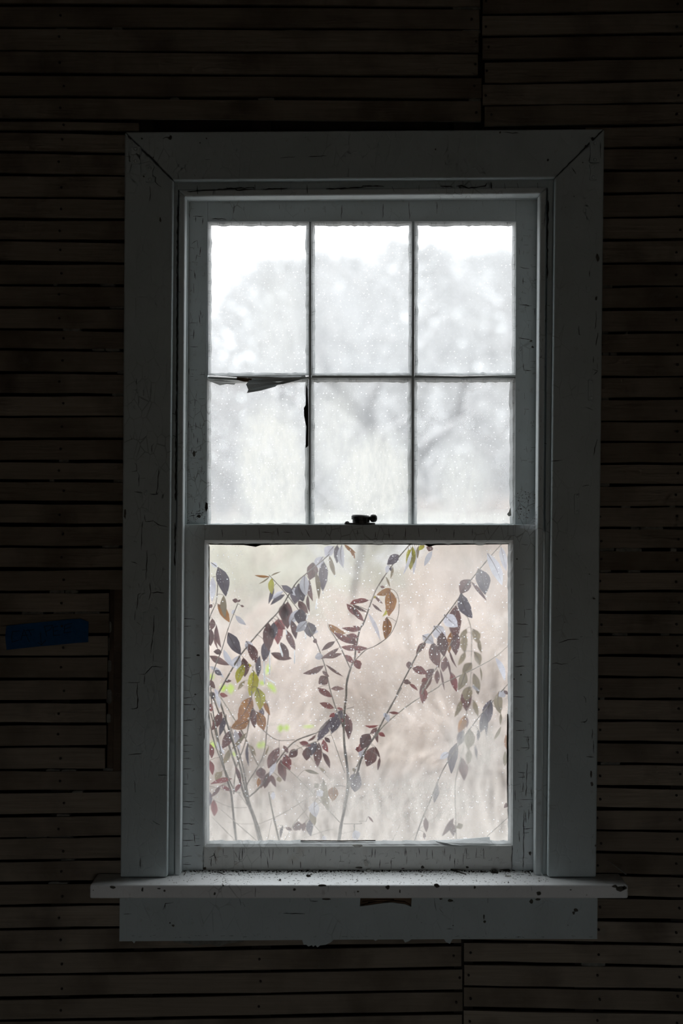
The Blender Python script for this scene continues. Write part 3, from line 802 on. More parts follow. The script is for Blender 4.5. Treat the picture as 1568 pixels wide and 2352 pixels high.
# --- stool (inner sill) and apron
st_z = W(0, 2033, -.05).z
xa, xb = W(206, 0, -.05).x, W(1442, 0, -.05).x
xi0, xi1 = W(392, 0, .055).x, W(1250, 0, .055).x
th = .0305
plan = [(xa, -.05), (xb, -.05), (xb, .033), (xi1, .033), (xi1, .10), (xi0, .10), (xi0, .033), (xa, .033)]
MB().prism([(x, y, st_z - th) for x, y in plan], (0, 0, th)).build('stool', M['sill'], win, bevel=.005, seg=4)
ap = [(275,2050),(1372,2050),(1371,2157),(1180,2156),(760,2158),(274,2162)]
ap = [(275,2052),(828,2052),(826,2082),(850,2079),(880,2074.5),(900,2073),(930,2077),(944,2083),(946,2052),(1372,2052),(1371,2157),(1180,2156.5),(760,2158.5),(274,2162)]
apr = empty('apron', W(824, 2158, .01), win)
slab(ap, 0, .021).build('apron_board', M['casing'], apr)
slab([(820,2055),(950,2055),(950,2090),(820,2090)], .010, .0209).build('splintered_wood', M['wood'], apr)
for q in [[(829,2080),(850,2075),(880,2070),(905,2069),(880,2073),(850,2079)],[(845,2074),(890,2068),(930,2072),(943,2080),(925,2076),(890,2071)],[(832,2072),(870,2067),(905,2066.5),(870,2069.5)]]:
    slab(q, .003, .010).build('splinter', M['wood'], apr)
for q in [[(693,2156),(768,2156),(760,2164),(748,2170),(735,2171.5),(729,2176),(724,2171),(719,2175),(716,2171),(708,2174),(703,2170),(697,2170)],[(924,2155),(948,2155),(938,2162),(930,2165)],[(1018,2155),(1040,2155),(1033,2168),(1024,2164)],[(302,2160),(312,2160),(308,2167)],[(855,2156),(872,2156),(862,2161)]]:
    slab(q, .0008, .0022).build('paint_flake', M['casing'], apr)
cracks('paint_cracks', apr, 0, [[(374,2090),(380,2075),(398,2073)],[(380,2073),(378,2088)],[(284,2100),(302,2099)],[(550,2064),(553,2080)],[(558,2072),(562,2083)],[(666,2064),(665,2072)],[(997,2062),(998,2080),(1002,2092)],[(1008,2086),(1018,2098)],[(957,2101),(957,2110)],[(710,2062),(712,2070),(730,2070)],
    [(700,2062),(700,2068)],[(1025,2134),(1040,2134)],[(1120,2062),(1120,2074)],[(650,2098),(700,2099)],[(1115,2140),(1116,2146)]] + rcracks(300,2148,1360,2154,40,3,10,.1,.2), 1.4)
chips('paint_chips', apr, 0, [(748,2065,12,3),(1033,2069,7,4),(1012,2064,4,3),(1113,2117,4,3),(1111,2105,2,7),(1322,2091,6,5),(1317,2097,4,4),(1220,2070,5,6),(1235,2066,7,3),(1040,2126,1.6,1.6),(1304,2125,1.2,1.2),(398,2126,4,3),(390,2120,2,2)])
chips('paint_chips', win, -.05, [(259,2038,8,4.5),(327,2043,2.6,6),(378,2046,3,3),(365,2041,5,2),(493,2053,3,4),(676,2043,4,3.5),(740,2034,9,3),(890,2038,7,5),(1003,2034,7,5),(918,2047,2,4),(1090,2038,3,4),(1425,2041,12,7),(1412,2036,7,4),(1434,2039,6,5),(822,2048,3,2.5),(1238,2052,7,5),(1310,2044,3,1.5),(512,2034,2.5,2),(214,2045,1.2,1.2),(1347,2056,1.2,1.2)])
cracks('paint_cracks', win, -.05, [[(586,2038),(586,2060)],[(754,2036),(753,2048)],[(794,2048),(795,2058)],[(1032,2036),(1032,2046)],[(814,2046),(816,2058)],[(1220,2036),(1221,2046)]], 1.3)

# ------------------------------------------------------------------ dust and crumbs on the stool
def crumb(mb, x, y, z, s, flat=.5):
    a = rng.uniform(0, 6.28); n = 5
    base = [(x + math.cos(a+2*math.pi*i/n)*s*rng.uniform(.5, 1.2), y + math.sin(a+2*math.pi*i/n)*s*rng.uniform(.5, 1.2), z) for i in range(n)]
    top = [(x + (p[0]-x)*.6 + rng.uniform(-.2,.2)*s, y + (p[1]-y)*.6, z + s*flat*rng.uniform(.5, 1.2)) for p in base]
    fs_ = [tuple(range(n-1, -1, -1)), tuple(range(n, 2*n))] + [(i, (i+1) % n, n+(i+1) % n, n+i) for i in range(n)]
    mb.add(base + top, fs_)
def spot():
    px = rng.uniform(385, 1260)
    y = rng.choice((rng.uniform(-.043, .052), rng.uniform(.02, .052)))
    if y > .012: px = min(max(px, 420), 1222)
    return W(px, 0, 0).x, y
d1 = MB(); d2 = MB()
for _ in range(900):
    x, y = spot(); crumb(d1, x, y, st_z, rng.uniform(.0006, .0021), .35)
for _ in range(340):
    x, y = spot(); crumb(d2, x, y, st_z, rng.uniform(.0008, .0024), .35)
for _ in range(260):
    crumb(d1, W(rng.uniform(415, 1240), 0, .05).x, rng.uniform(.040, .054), st_z, rng.uniform(.0012, .0035), .5)
tag(d1.build('dirt_crumbs', M['dirt'], None, base=True), 'dark dust and crumbs scattered over the white inner sill', 'dirt', kind='stuff')
tag(d2.build('paint_dust', M['chip'], None, base=True), 'pale paint dust scattered over the white inner sill', 'dust', kind='stuff')
def onstool(px, py):
    dz = ZC - st_z
    y = dz / ((py - 1176) / 1000.0) * 1.0
    y = D * (dz * 1000.0 / (py - 1176)) - D
    return W(px, py, y).x, y
for px, py, s, mat, lab in [(1166,2013,.0055,'chip','tan crumb of putty on the sill near the right jamb'),(1237,2024,.0042,'chip','grey pebble-like crumb on the sill below the right casing'),
    (1167,2028,.002,'dirt','tiny dark crumb near the sill edge below the tan crumb'),(708,2013,.0060,'dirt','black lump of dirt on the sill left of centre'),(714,2009,.0035,'dirt','smaller black crumb behind the lump on the sill'),
    (1135,2005,.0085,'dirt','dark tuft of debris at the right end of the bottom rail'),(1165,1999,.007,'dirt','dark pile of debris against the right stile foot'),(643,2022,.0045,'dirt','small black flake on the sill near its front edge'),
    (969,2013,.003,'chip','small pale chip on the sill right of centre'),(437,2001,.0045,'chip','pale crumb on the sill at the left stile foot'),(511,2032,.003,'chip','pale chip on the very edge of the sill at left'),(846,1995,.006,'chip','white paint chip standing against the bottom rail')]:
    x, y = onstool(px, max(py, 1999)); y = max(min(y, .049), -.044)
    mb = MB(); crumb(mb, x, y, st_z, s, .7)
    for _ in range(4 if s > .005 else 0): crumb(mb, x + rng.uniform(-1, 1)*s, y + rng.uniform(-.5, .5)*s, st_z, s*.5, 1.2)
    tag(mb.build('crumb', M[mat], None, base=True), lab, 'crumb', 'larger crumbs lying on the window sill')
x0, y0 = onstool(1035, 1999.5); x1, y1 = onstool(1070, 2010)
tag(MB().tube([(x0, y0, st_z+.0022), ((x0+x1)/2, (y0+y1)/2, st_z+.0026), (x1, y1, st_z+.0018)], [.0013, .0015, .001], 6).build('twig', M['dirt'], None, base=True), 'thin black twig lying slantwise on the sill', 'twig')
x0, y0 = onstool(500, 2005); x1, y1 = onstool(516, 2011)
tag(MB().tube([(x0, y0, st_z+.002), ((x0+x1)/2-.001, (y0+y1)/2, st_z+.003), (x1, y1, st_z+.0015)], [.0008, .0014, .0006], 6).build('twig', M['dirt'], None, base=True), 'short bent dark splinter lying on the left half of the sill', 'twig')
a, b = W(1396, 1979, .0), W(1437, 2009, -.03)
mb = MB(); mb.prism([a + Vector((-.001,0,.002)), a + Vector((.002,0,.001)), b + Vector((.002,0,.0015)), b + Vector((-.0005,0,-.0005))], (0, .0015, 0))
tag(mb.build('wood_splinter', M['plaster'], None), 'pale wood splinter leaning on the right end of the sill', 'splinter')

# ------------------------------------------------------------------ cobwebs
wb = MB()
def thread(p, q, sag=.004, r=.00022):
    m = (p + q) / 2 - Vector((0, 0, sag))
    pts = [p*(1-u)**2 + m*2*u*(1-u) + q*u*u for u in [i/6 for i in range(7)]]
    wb.tube(pts, r, 4)
A = [W(1232, y, .016) for y in (1180, 1190, 1198, 1206, 1214)]
Bp = [W(x, y, .053) for x, y in ((1192,1212),(1205,1207),(1214,1205),(1220,1216),(1226,1222),(1210,1218))]
for p in A:
    for q in Bp: thread(p, q, rng.uniform(.001, .005), .00016)
for k in range(4): thread(Bp[k], Bp[k+1], .001, .00015)
tag(wb.build('cobweb', M['web'], None), 'white cobweb in the right corner of the meeting rail', 'cobweb')
wb = MB()
for a, b in [((1100,505),(1238,480)),((1120,500),(1236,466)),((1150,508),(1238,510)),((1180,505),(1225,552)),((1135,495),(1185,512))]:
    thread(W(*a, YU-.003), W(*b, .07), .002, .0002)
tag(wb.build('cobweb', M['web'], None), 'faint cobweb threads in the upper right corner of the frame', 'cobweb')
wb = MB()
for a, b in [((1238,1999),(1257,1980)),((1165,1982),(1226,1975)),((1175,1978),(1240,1985)),((1222,1990),(1243,2002))]:
    thread(W(*a, .050), W(*b, .02), .002, .0002)
tag(wb.build('cobweb', M['web'], None), 'few cobweb threads at the lower right corner of the sash', 'cobweb')

# ------------------------------------------------------------------ blue tape with its writing
TY = LATH_Y - .0045
tq = lambda x, y: (x/5.2267, 1400 + y/5.2267)
tp = empty('tape_label', W(108, 1470, TY))
tag(tp, 'strip of blue painter\'s tape lettered CAT PEE stuck on the laths', 'tape')
top = [tq(75,195), tq(300,172), tq(560,145), tq(800,120), tq(965,110), tq(1062,148)]
bot = [tq(1058,392), tq(900,402), tq(650,428), tq(400,450), tq(78,485)]
slab(top + bot + [tq(62, 330)], TY, TY + .0008).build('strip', M['tape'], tp)
def strokes(name, lines, w=.0013):
    mb = MB()
    for ln in lines:
        pts = [W(*tq(x, y), TY - .0002) for x, y in ln]
        for i in range(len(pts)-1):
            a, b = pts[i], pts[i+1]; d = (b-a).normalized(); s = Vector((-d.z, 0, d.x)) * w * .5
            e = d * w * .4
            mb.prism([a-e-s, a-e+s, b+e+s, b+e-s], (0, .0003, 0))
    return mb.build(name, M['ink'], tp)
for nm, ls in [('letter_c', [[(232,256),(150,264),(138,330),(146,392),(228,366)]]),
    ('letter_a', [[(250,370),(286,238),(352,386)],[(262,314),(332,304)]]), ('letter_t', [[(308,252),(406,240)],[(344,246),(378,312)]]),
    ('letter_p', [[(532,200),(562,318)],[(530,204),(632,188),(604,240),(544,266)]]), ('letter_e', [[(636,208),(642,312),(718,304)],[(638,214),(694,198)],[(642,262),(698,250)]]),
    ('letter_e', [[(776,190),(768,282),(856,268)],[(778,186),(862,164)],[(774,236),(852,206)]]), ('arrow', [[(484,278),(497,424)],[(455,396),(497,426),(546,372)]])]:
    strokes(nm, ls)

# ------------------------------------------------------------------ outdoors: ground
GZ = -.35
def ground_h(x, y): return GZ + .10*math.sin(x*.35 + 1) + .09*math.sin(y*.28 + x*.13) + max(0, y - 8) * .012
nx, ny = 60, 60
gv = []; gf = []
for j in range(ny + 1):
    y = (.18 + ((j - 12) / (ny - 12)) ** 2 * 90) if j >= 12 else -.2 - (12 - j) * 4.0
    for i in range(nx + 1):
        x = (i / nx - .5) * (14 + abs(y) * 2.2)
        gv.append((x, y, ground_h(x, y)))
for j in range(ny):
    for i in range(nx):
        k = j*(nx+1)+i; gf.append((k, k+1, k+nx+2, k+nx+1))
g = MB().add(gv, gf).build('ground', M['ground'], None, smooth=True)
tag(g, 'dry beige meadow ground outside the window', 'ground', kind='structure')

nr = np.random.default_rng(5)
def fast_mesh(name, verts, faces, mat, parent=None, c=None):
    c = Vector(c) if c is not None else Vector((0, 0, 0))
    me = bpy.data.meshes.new(name)
    nv = np.asarray(verts, dtype=np.float32) - np.array(c, dtype=np.float32)
    fa = np.asarray(faces, dtype=np.int32)
    me.vertices.add(len(nv)); me.vertices.foreach_set('co', nv.ravel())
    k = fa.shape[1]
    me.loops.add(fa.size); me.loops.foreach_set('vertex_index', fa.ravel())
    me.polygons.add(len(fa)); me.polygons.foreach_set('loop_start', np.arange(0, fa.size, k, dtype=np.int32))
    me.polygons.foreach_set('loop_total', np.full(len(fa), k, dtype=np.int32))
    me.update(calc_edges=True); me.validate()
    me.materials.append(mat)
    o = bpy.data.objects.new(name, me); COL.objects.link(o)
    o.location = c - wloc(parent)
    if parent: o.parent = parent
    WL[o.name] = c
    return o

def blades(base, tip, w):
    """thin three-sided spikes from base points to tip points"""
    n = len(base)
    d = tip - base; L = np.linalg.norm(d, axis=1, keepdims=True) + 1e-9; d = d / L
    ref = np.tile(np.array([[.31, .95, .05]]), (n, 1))
    a = np.cross(d, ref); a /= np.linalg.norm(a, axis=1, keepdims=True) + 1e-9
    b = np.cross(d, a)
    w = w.reshape(-1, 1)
    v = np.stack([base + a*w, base - a*w*.5 + b*w*.87, base - a*w*.5 - b*w*.87, tip], axis=1).reshape(-1, 3)
    k = (np.arange(n) * 4).reshape(-1, 1)
    f = np.concatenate([k + np.array([[0, 1, 3]]), k + np.array([[1, 2, 3]]), k + np.array([[2, 0, 3]])], axis=0)
    return v, f

n = 26000
yy = 1.0 + nr.random(n)**1.6 * 26
xx = (nr.random(n) - .5) * (5 + yy * .62)
bs = np.stack([xx, yy, np.array([ground_h(a, b) for a, b in zip(xx, yy)])], axis=1)
hgt = .18 + nr.random(n) * .42
tips = bs + np.stack([nr.normal(0, .12, n), nr.normal(0, .12, n), hgt], axis=1)
v, f = blades(bs, tips, .006 + nr.random(n)*.010 + yy*.0006)
tag(fast_mesh('meadow_grass', v, f, M['grass'], None), 'dry pinkish beige grass of the meadow outside', 'grass', kind='stuff')

# pale raised patches in the meadow
for i, (x, y, rx, ry, lab) in enumerate([(-1.4, 14.2, .9, 1.2, 'pale raised patch of the meadow behind the left branches'), (1.8, 15.0, 1.0, 1.3, 'pale raised patch of the meadow behind the right branches')]):
    mb = MB(); k = 18
    pts = [(x + math.cos(2*math.pi*q/k)*rx*rng.uniform(.75, 1.1), y + math.sin(2*math.pi*q/k)*ry*rng.uniform(.75, 1.1)) for q in range(k)]
    mb.prism([(a, b, ground_h(a, b) + .30) for a, b in pts], (0, 0, -.40))
    tag(mb.build('pale_mound', M['pale_spot'], None, base=True), lab, 'mound', 'pale patches of the meadow')

def bush(x, y, r, h, n, mat, lab, tw=.008):
    z = ground_h(x, y)
    root = empty('dry_bush', (x, y, z))
    tag(root, lab, 'bush', 'dry bushes in the meadow')
    th = nr.random(n) * 2*np.pi; rr = r * np.sqrt(nr.random(n)); u = nr.random(n)
    b0 = np.stack([x + np.cos(th)*rr*.75, y + np.sin(th)*rr*.75, z + u**1.3*h*.75], axis=1)
    t0 = b0 + np.stack([np.cos(th)*r*.25 + nr.normal(0, .09, n), np.sin(th)*r*.25 + nr.normal(0, .09, n), .1*h + nr.random(n)*h*.28], axis=1)
    v, f = blades(b0, t0, tw*(.5 + nr.random(n)))
    tag(fast_mesh('twigs', v, f, mat, root, (x, y, z)), kind='stuff')
    mb = MB()
    for k in range(6):
        a = rng.uniform(0, 6.28); q = rng.uniform(.2, .7)*r
        mb.tube([(x+math.cos(a)*.05, y+math.sin(a)*.05, z-.05), (x+math.cos(a)*q*.4, y+math.sin(a)*q*.4, z+h*.35), (x+math.cos(a)*q, y+math.sin(a)*q, z+h*.8)], [.018, .012, .005], 5)
    mb.build('stems', M['stem'], root)
bush(-.75, 5.2, .7, 1.0, 700, M['bush'], 'low dry brush close to the house at the left')
bush(-.45, 6.0, .8, .95, 800, M['bush'], 'reddish brush just left of the middle stem')
bush(.55, 5.6, .8, 1.05, 800, M['bush'], 'reddish brush just right of the middle stem')
bush(1.05, 5.3, .7, .95, 700, M['bush'], 'low dry brush close to the house at the right')
bush(-.65, 4.0, .7, .7, 700, M['bush'], 'low dry brush nearest the house at left')
bush(.1, 3.7, .6, .6, 600, M['bush'], 'low dry brush nearest the house at centre')
bush(.9, 4.1, .7, .7, 700, M['bush'], 'low dry brush nearest the house at right')
bush(-1.25, 8.2, 1.1, 1.2, 800, M['bush'], 'dry brush in the middle of the meadow at far left')
bush(.6, 8.8, 1.1, 1.2, 900, M['bush'], 'dry brush in the middle of the meadow at centre')
bush(1.75, 10.2, 1.3, 1.5, 900, M['bush'], 'dry brush in the middle of the meadow at far right')
bush(-1.2, 14.0, 1.6, 1.9, 1000, M['bushg'], 'greyish green thicket far out behind the left branches', .014)
bush(2.6, 16.0, 1.8, 2.0, 1000, M['bush'], 'brown thicket far out behind the right branches', .014)
bush(-2.3, 18.0, 2.0, 2.2, 1000, M['bush'], 'brown thicket at the left edge of the view', .014)
bush(.8, 19.0, 2.0, 2.0, 1000, M['bushg'], 'greyish green thicket at the end of the meadow', .016)
bush(3.2, 21.5, 2.2, 2.4, 1000, M['bush'], 'brown thicket at the right edge of the view', .016)

for x, lab in ((-4.6, 'far grey thicket under the trees behind the left panes'), (.4, 'far grey thicket under the trees behind the middle panes'), (5.4, 'far grey thicket under the trees behind the right panes')):
    bush(x, 31.0, 2.6, 3.4, 1500, M['twig'], lab, .03)

# ------------------------------------------------------------------ outdoors: trees
def tree(x, y, h, spread, n, lab, main=None, tw=.02, r0=.16, crown0=.25):
    z = ground_h(x, y)
    root = empty('bare_tree', (x, y, z))
    tag(root, lab, 'tree', 'bare trees beyond the meadow')
    mb = MB(); tipsl = []
    if main:
        for pts, ra in main:
            P = [Vector(p) for p in pts]
            mb.tube(P, [ra*(1 - .6*i/(len(P)-1)) for i in range(len(P))], 8); tipsl += P[1:]
    else:
        P = [Vector((x + rng.uniform(-.15, .15)*i*.4, y, z - .1 + h*.62*i/4)) for i in range(5)]
        mb.tube(P, [r0*(1 - .17*i) for i in range(5)], 8)
        for k in range(9):
            a = rng.uniform(0, 6.28); s = P[rng.choice((1, 2, 2, 3, 3, 4))]
            e = Vector((x + math.cos(a)*spread*rng.uniform(.4, .9), y + math.sin(a)*spread*rng.uniform(.4, .9), s.z + h*rng.uniform(.12, .34)))
            m = (s + e)/2 + Vector((0, 0, -.04*h))
            mb.tube([s, m, e], [r0*.45, r0*.3, r0*.12], 6); tipsl += [m, e]
    mb.build('trunk', M['bark'], root, smooth=True)
    th = nr.random(n)*2*np.pi; u = nr.random(n); q = np.sqrt(nr.random(n))
    prof = np.sin(np.pi*(u*.86 + .1))**.7
    b0 = np.stack([x + np.cos(th)*q*spread*prof, y + np.sin(th)*q*spread*prof, z + h*(crown0 + (1-crown0)*u*.92)], axis=1)
    out = np.stack([np.cos(th), np.sin(th), np.full(n, .7)], axis=1)
    t0 = b0 + out*(.25 + .5*nr.random((n, 1)))*spread*.35 + nr.normal(0, .18, (n, 3))
    v, f = blades(b0, t0, tw*(.4 + nr.random(n)))
    tag(fast_mesh('twigs', v, f, M['twig'], root, (x, y, z)), kind='stuff')
    return root
def OP(px, py, y): return W(px, py, y)
# the nearer forked tree whose dark limbs show through the middle panes
Yt = 9.0
gb = OP(815, 1500, Yt); gb.z = ground_h(gb.x, Yt)
fork = OP(885, 1045, Yt)
tree(gb.x, Yt, 4.6, 1.3, 500, 'forked bare tree with dark limbs behind the middle panes', [
    ([gb, OP(808, 1380, Yt), OP(840, 1200, Yt), fork], .028),
    ([fork, OP(855, 985, Yt), OP(800, 920, Yt), OP(755, 870, Yt), OP(720, 790, Yt)], .085),
    ([OP(855, 985, Yt), OP(850, 940, Yt), OP(870, 880, Yt+.2), OP(905, 800, Yt+.4)], .06),
    ([OP(845, 975, Yt), OP(790, 935, Yt-.1), OP(740, 905, Yt-.2)], .05),
    ([OP(840, 1200, Yt), OP(930, 1090, Yt+.3), OP(1000, 1010, Yt+.4), OP(1050, 965, Yt+.5), OP(1120, 905, Yt+.6)], .085),
    ([OP(1045, 970, Yt+.5), OP(1060, 900, Yt+.6), OP(1090, 830, Yt+.7)], .045)], .012)
for x, y, h, s, n, lab in [(-7.5, 24, 6.0, 2.4, 2600, 'bare tree standing farther left than the panes show'), (-1.5, 26, 8.4, 2.5, 3000, 'grey bare tree behind the top left pane'),
        (1.9, 28, 9.3, 2.4, 3000, 'grey bare tree behind the top middle pane'), (5.6, 25, 8.9, 2.8, 3000, 'broad grey bare tree behind the top right pane'),
        (10.4, 27, 9.0, 2.9, 2600, 'bare tree standing farther right than the panes show'), (-6.0, 36, 7.5, 3.0, 2600, 'distant grey tree behind the left trees'),
        (-.3, 38, 11.5, 3.0, 3200, 'distant grey tree behind the middle trees'), (5.6, 40, 12.0, 3.5, 3200, 'distant grey tree behind the right trees'),
        (10.9, 41, 11.5, 3.4, 2200, 'distant grey tree at the far right of the tree line')]:
    tree(x, y, h, s, n, lab, None, .05, .2, .12)

# ------------------------------------------------------------------ outdoors: the shrub against the glass
KA, KB = 1568/360, 1568/370
fA = lambda x, y: (470 + x/KA, 1240 + y/KA)
fB = lambda x, y: (810 + x/KB, 1240 + y/KB)
fC = lambda x, y: (470 + x/KA, 1580 + y/KA)
fD = lambda x, y: (810 + x/KB, 1580 + y/KB)
def cat(*parts):
    out = []
    for fn, pts in parts: out += [fn(x, y) for x, y in pts]
    return out
PL = {'left': 'shrub with forking brown stems rising behind the left of the large pane', 'arch': 'long cane arching from lower left to the top of the large pane',
      'mid': 'upright stem with a hooked side twig in the middle of the large pane', 'right': 'pair of canes slanting up to the right edge of the large pane',
      'droop': 'pale drooping cane hanging with olive leaves at the right of the large pane', 'rdark': 'dark thin cane with slate leaves at the lower right of the large pane',
      'edge': 'dark twig with long leaves at the left edge of the large pane', 'sprout': 'seedling with fresh green leaves farther behind the left stems',
      'low': 'tangle of thin low twigs along the bottom of the large pane', 'top': 'twig with yellow-green leaves hanging at the top of the large pane'}
PD = {'left': .42, 'arch': .34, 'mid': .28, 'right': .36, 'droop': .50, 'rdark': .31, 'edge': .27, 'sprout': 1.5, 'low': .45, 'top': .27}
STEMS = [  # plant, points, width px at base, at tip, pale
 ('left', cat((fC, [(545,1525),(500,1330),(410,1100),(370,990),(310,780),(250,600),(170,330),(60,30)])), 7, 3.6, 0),
 ('left', cat((fC, [(315,1525),(290,1300),(265,1060),(220,900),(170,720),(130,530),(60,250)])), 6, 3, 0),
 ('left', cat((fC, [(570,1525),(520,1350),(440,1120),(400,870),(330,600),(250,380)])), 6, 2.5, 0),
 ('left', cat((fC, [(745,1525),(680,1250),(640,1040)])), 5.5, 2.5, 1),
 ('left', cat((fC, [(400,1080),(430,950),(540,770),(600,620),(620,420),(640,200),(580,90)])), 3.4, 2, 0),
 ('left', cat((fC, [(290,1060),(300,900),(330,750),(400,560),(450,300),(470,100)]), (fA, [(470,1450),(480,1280)])), 3, 1.8, 0),
 ('left', cat((fC, [(430,1100),(560,980),(700,770),(880,550),(1060,470),(1140,435),(1250,320),(1370,230),(1490,190)])), 4, 1.8, 0),
 ('left', cat((fC, [(580,420),(720,520),(900,520)])), 1.8, 1.4, 0),
 ('left', cat((fC, [(530,770),(450,600),(380,450),(290,300),(140,60)])), 3.4, 3, 1),
 ('left', cat((fC, [(790,670),(950,600),(1110,540)])), 1.6, 1.3, 1),
 ('arch', cat((fC, [(560,1525),(430,1110),(330,700),(140,100)]), (fA, [(120,1568),(280,1280),(360,1150),(480,1000),(630,830),(750,700),(900,450),(1000,350),(1160,220),(1300,90),(1370,-30)])), 5, 2, 0),
 ('edge', cat((fC, [(300,1040),(160,720),(60,400)]), (fA, [(20,1400),(30,900),(60,750),(110,640),(125,530),(130,420),(135,290),(60,225)])), 3.2, 2, 0),
 ('edge', cat((fC, [(200,820),(90,280)]), (fA, [(60,1450),(110,1250),(170,1100),(220,930),(270,790),(330,640)])), 3, 1.5, 0),
 ('mid', cat((fC, [(1340,1525),(1370,1340),(1420,1100),(1430,850),(1400,600),(1390,400),(1400,200)]), (fA, [(1415,1568),(1420,1430),(1460,1280),(1500,1190),(1510,1090),(1550,900)]), (fB, [(110,800),(180,600),(230,480),(310,350),(420,200),(540,60),(600,-30)])), 7, 2, 0),
 ('mid', cat((fB, [(30,1165),(120,1075),(230,1025),(360,925),(430,780),(450,650),(440,550),(400,490),(350,480)])), 2.3, 1.2, 0),
 ('mid', cat((fA, [(1455,1285),(1360,1080),(1300,970),(1240,880),(1230,830)])), 2.6, 1.3, 0),
 ('mid', cat((fC, [(1395,450),(1370,350),(1310,200),(1250,0)]), (fA, [(1210,1290),(1130,1060),(1080,960),(1000,790),(860,600),(780,500),(670,380),(640,350)])), 3, 1.4, 0),
 ('mid', cat((fC, [(1400,850),(1300,560),(1240,400)])), 1.6, 1.2, 1),
 ('mid', cat((fC, [(1350,1345),(1210,1190),(1060,1030),(920,890),(760,750)])), 2, 1.4, 1),
 ('mid', cat((fC, [(1390,1360),(1568,1358)]), (fD, [(60,1300),(130,1300)])), 1.6, 1, 1),
 ('right', cat((fC, [(1350,1525),(1420,1050),(1520,860)]), (fD, [(100,650),(230,440),(330,250),(470,0)]), (fB, [(430,1500),(560,1240),(700,990),(880,770),(1050,540),(1150,390),(1330,170),(1430,60),(1500,-20)])), 5, 1.8, 0),
 ('right', cat((fC, [(1440,1000)]), (fD, [(60,720),(220,470),(340,330),(580,140),(820,0)]), (fB, [(870,1400),(1150,1270),(1370,1150),(1500,1040),(1600,960)])), 3.4, 1.3, 1),
 ('right', cat((fD, [(660,80),(690,0)]), (fB, [(670,1500),(760,1330),(870,1150),(970,980)])), 3.2, 2, 1),
 ('droop', cat((fB, [(1000,620),(1100,720),(1150,870),(1155,1100),(1150,1250),(1140,1500)]), (fD, [(1135,50),(1105,250),(1085,420),(1080,560),(1000,900),(1000,1300),(1010,1560)])), 2, 2.4, 1),
 ('rdark', cat((fD, [(590,1520),(680,1260),(740,1130),(830,900),(935,700),(1160,370),(1280,220),(1390,100),(1480,0)]), (fB, [(1440,1480),(1540,1370)])), 3, 1.4, 0),
 ('rdark', cat((fD, [(1310,1440),(1400,1360),(1500,1270),(1580,1200)])), 1.6, 1.2, 0),
 ('low', cat((fC, [(800,1525),(920,1320),(1060,1180)])), 1.8, 1, 1),
 ('low', cat((fC, [(540,1360),(690,1300),(860,1210),(1090,1050),(1190,890)])), 1.6, 1.1, 1),
 ('low', cat((fC, [(290,1510),(180,1400),(70,1290)])), 1.6, 1.2, 1), ('low', cat((fC, [(510,1520),(350,1380),(130,1190)])), 1.8, 1.2, 1),
 ('low', cat((fC, [(430,1180),(280,980),(80,800)])), 1.8, 1.2, 1), ('low', cat((fC, [(420,1195),(250,1190),(50,1100)])), 1.6, 1.2, 1),
 ('low', cat((fC, [(360,1050),(200,1020),(45,980)])), 1.8, 1.3, 0), ('low', cat((fC, [(520,1360),(370,1360),(230,1345)])), 1.4, 1, 1),
 ('low', cat((fC, [(630,1525),(670,1320)])), 1.4, 1, 1), ('low', cat((fC, [(880,550),(1010,640),(1160,820),(1270,930)])), 1.3, 1, 1),
 ('low', cat((fD, [(390,1480),(460,1330)])), 1.4, 1, 1), ('low', cat((fD, [(540,1480),(700,1330),(930,1180)])), 1.3, .9, 1),
 ('low', cat((fC, [(1210,1500),(1060,1330),(900,1100)])), 1.5, 1, 1), ('low', cat((fC, [(1000,1500),(1260,1415),(1330,1460),(1500,1430)])), 1.2, .9, 1),
 ('sprout', cat((fA, [(160,1500),(420,1410),(700,1460)])), 2, 1.5, 1), ('sprout', cat((fC, [(560,1450),(570,560),(600,380),(800,370)])), 3, 1.6, 1),
 ('top', cat((fB, [(540,60),(640,10),(760,20)])), 2, 1.4, 0),
]
roots = {}
for k, lab in PL.items():
    base = None
    for pl_, pts, *_ in STEMS:
        if pl_ == k: base = pts[0]; break
    b = W(base[0], base[1], PD[k]); b.z = ground_h(b.x, PD[k]) if k not in ('top', 'droop') else b.z
    roots[k] = tag(empty('shrub', b), lab, 'shrub', 'shrubs growing against the window')
SEGS = []
for si, (pl_, pts, w0, w1, pale) in enumerate(STEMS):
    y0 = PD[pl_] + rng.uniform(-.03, .05)
    P = []
    n = len(pts)
    for i, (px, py) in enumerate(pts):
        y = y0 + .03*math.sin(i*1.3 + si) - .02
        P.append(W(px, py, y))
    for i in range(n - 1): SEGS.append((pts[i], pts[i+1], pl_, (P[i].y + P[i+1].y)/2))
    # rounded polyline
    Q = []
    for i in range(n - 1):
        p0, p1, p2, p3 = P[max(0, i-1)], P[i], P[i+1], P[min(n-1, i+2)]
        for j in range(4):
            u = j/4
            Q.append(.5*((2*p1) + (p2-p0)*u + (2*p0-5*p1+4*p2-p3)*u*u + (3*p1-p0-3*p2+p3)*u**3))
    Q.append(P[-1])
    sc = (D + y0)/D/1000*.5
    rad = [(w0 + (w1-w0)*i/(len(Q)-1))*sc*(1.25 if i % 6 == 3 else 1) for i in range(len(Q))]
    mb = MB()
    if pts[0][1] > 1900:   # rooted stems go on down to the ground
        g0 = Vector((Q[0].x + (Q[0].x - Q[2].x)*.8, Q[0].y, ground_h(Q[0].x, Q[0].y) - .05))
        Q = [g0] + Q; rad = [rad[0]*1.3] + rad
    mb.tube(Q, rad, 7).build('stem', M['stem_pale'] if pale else M['stem'], roots[pl_], smooth=True)

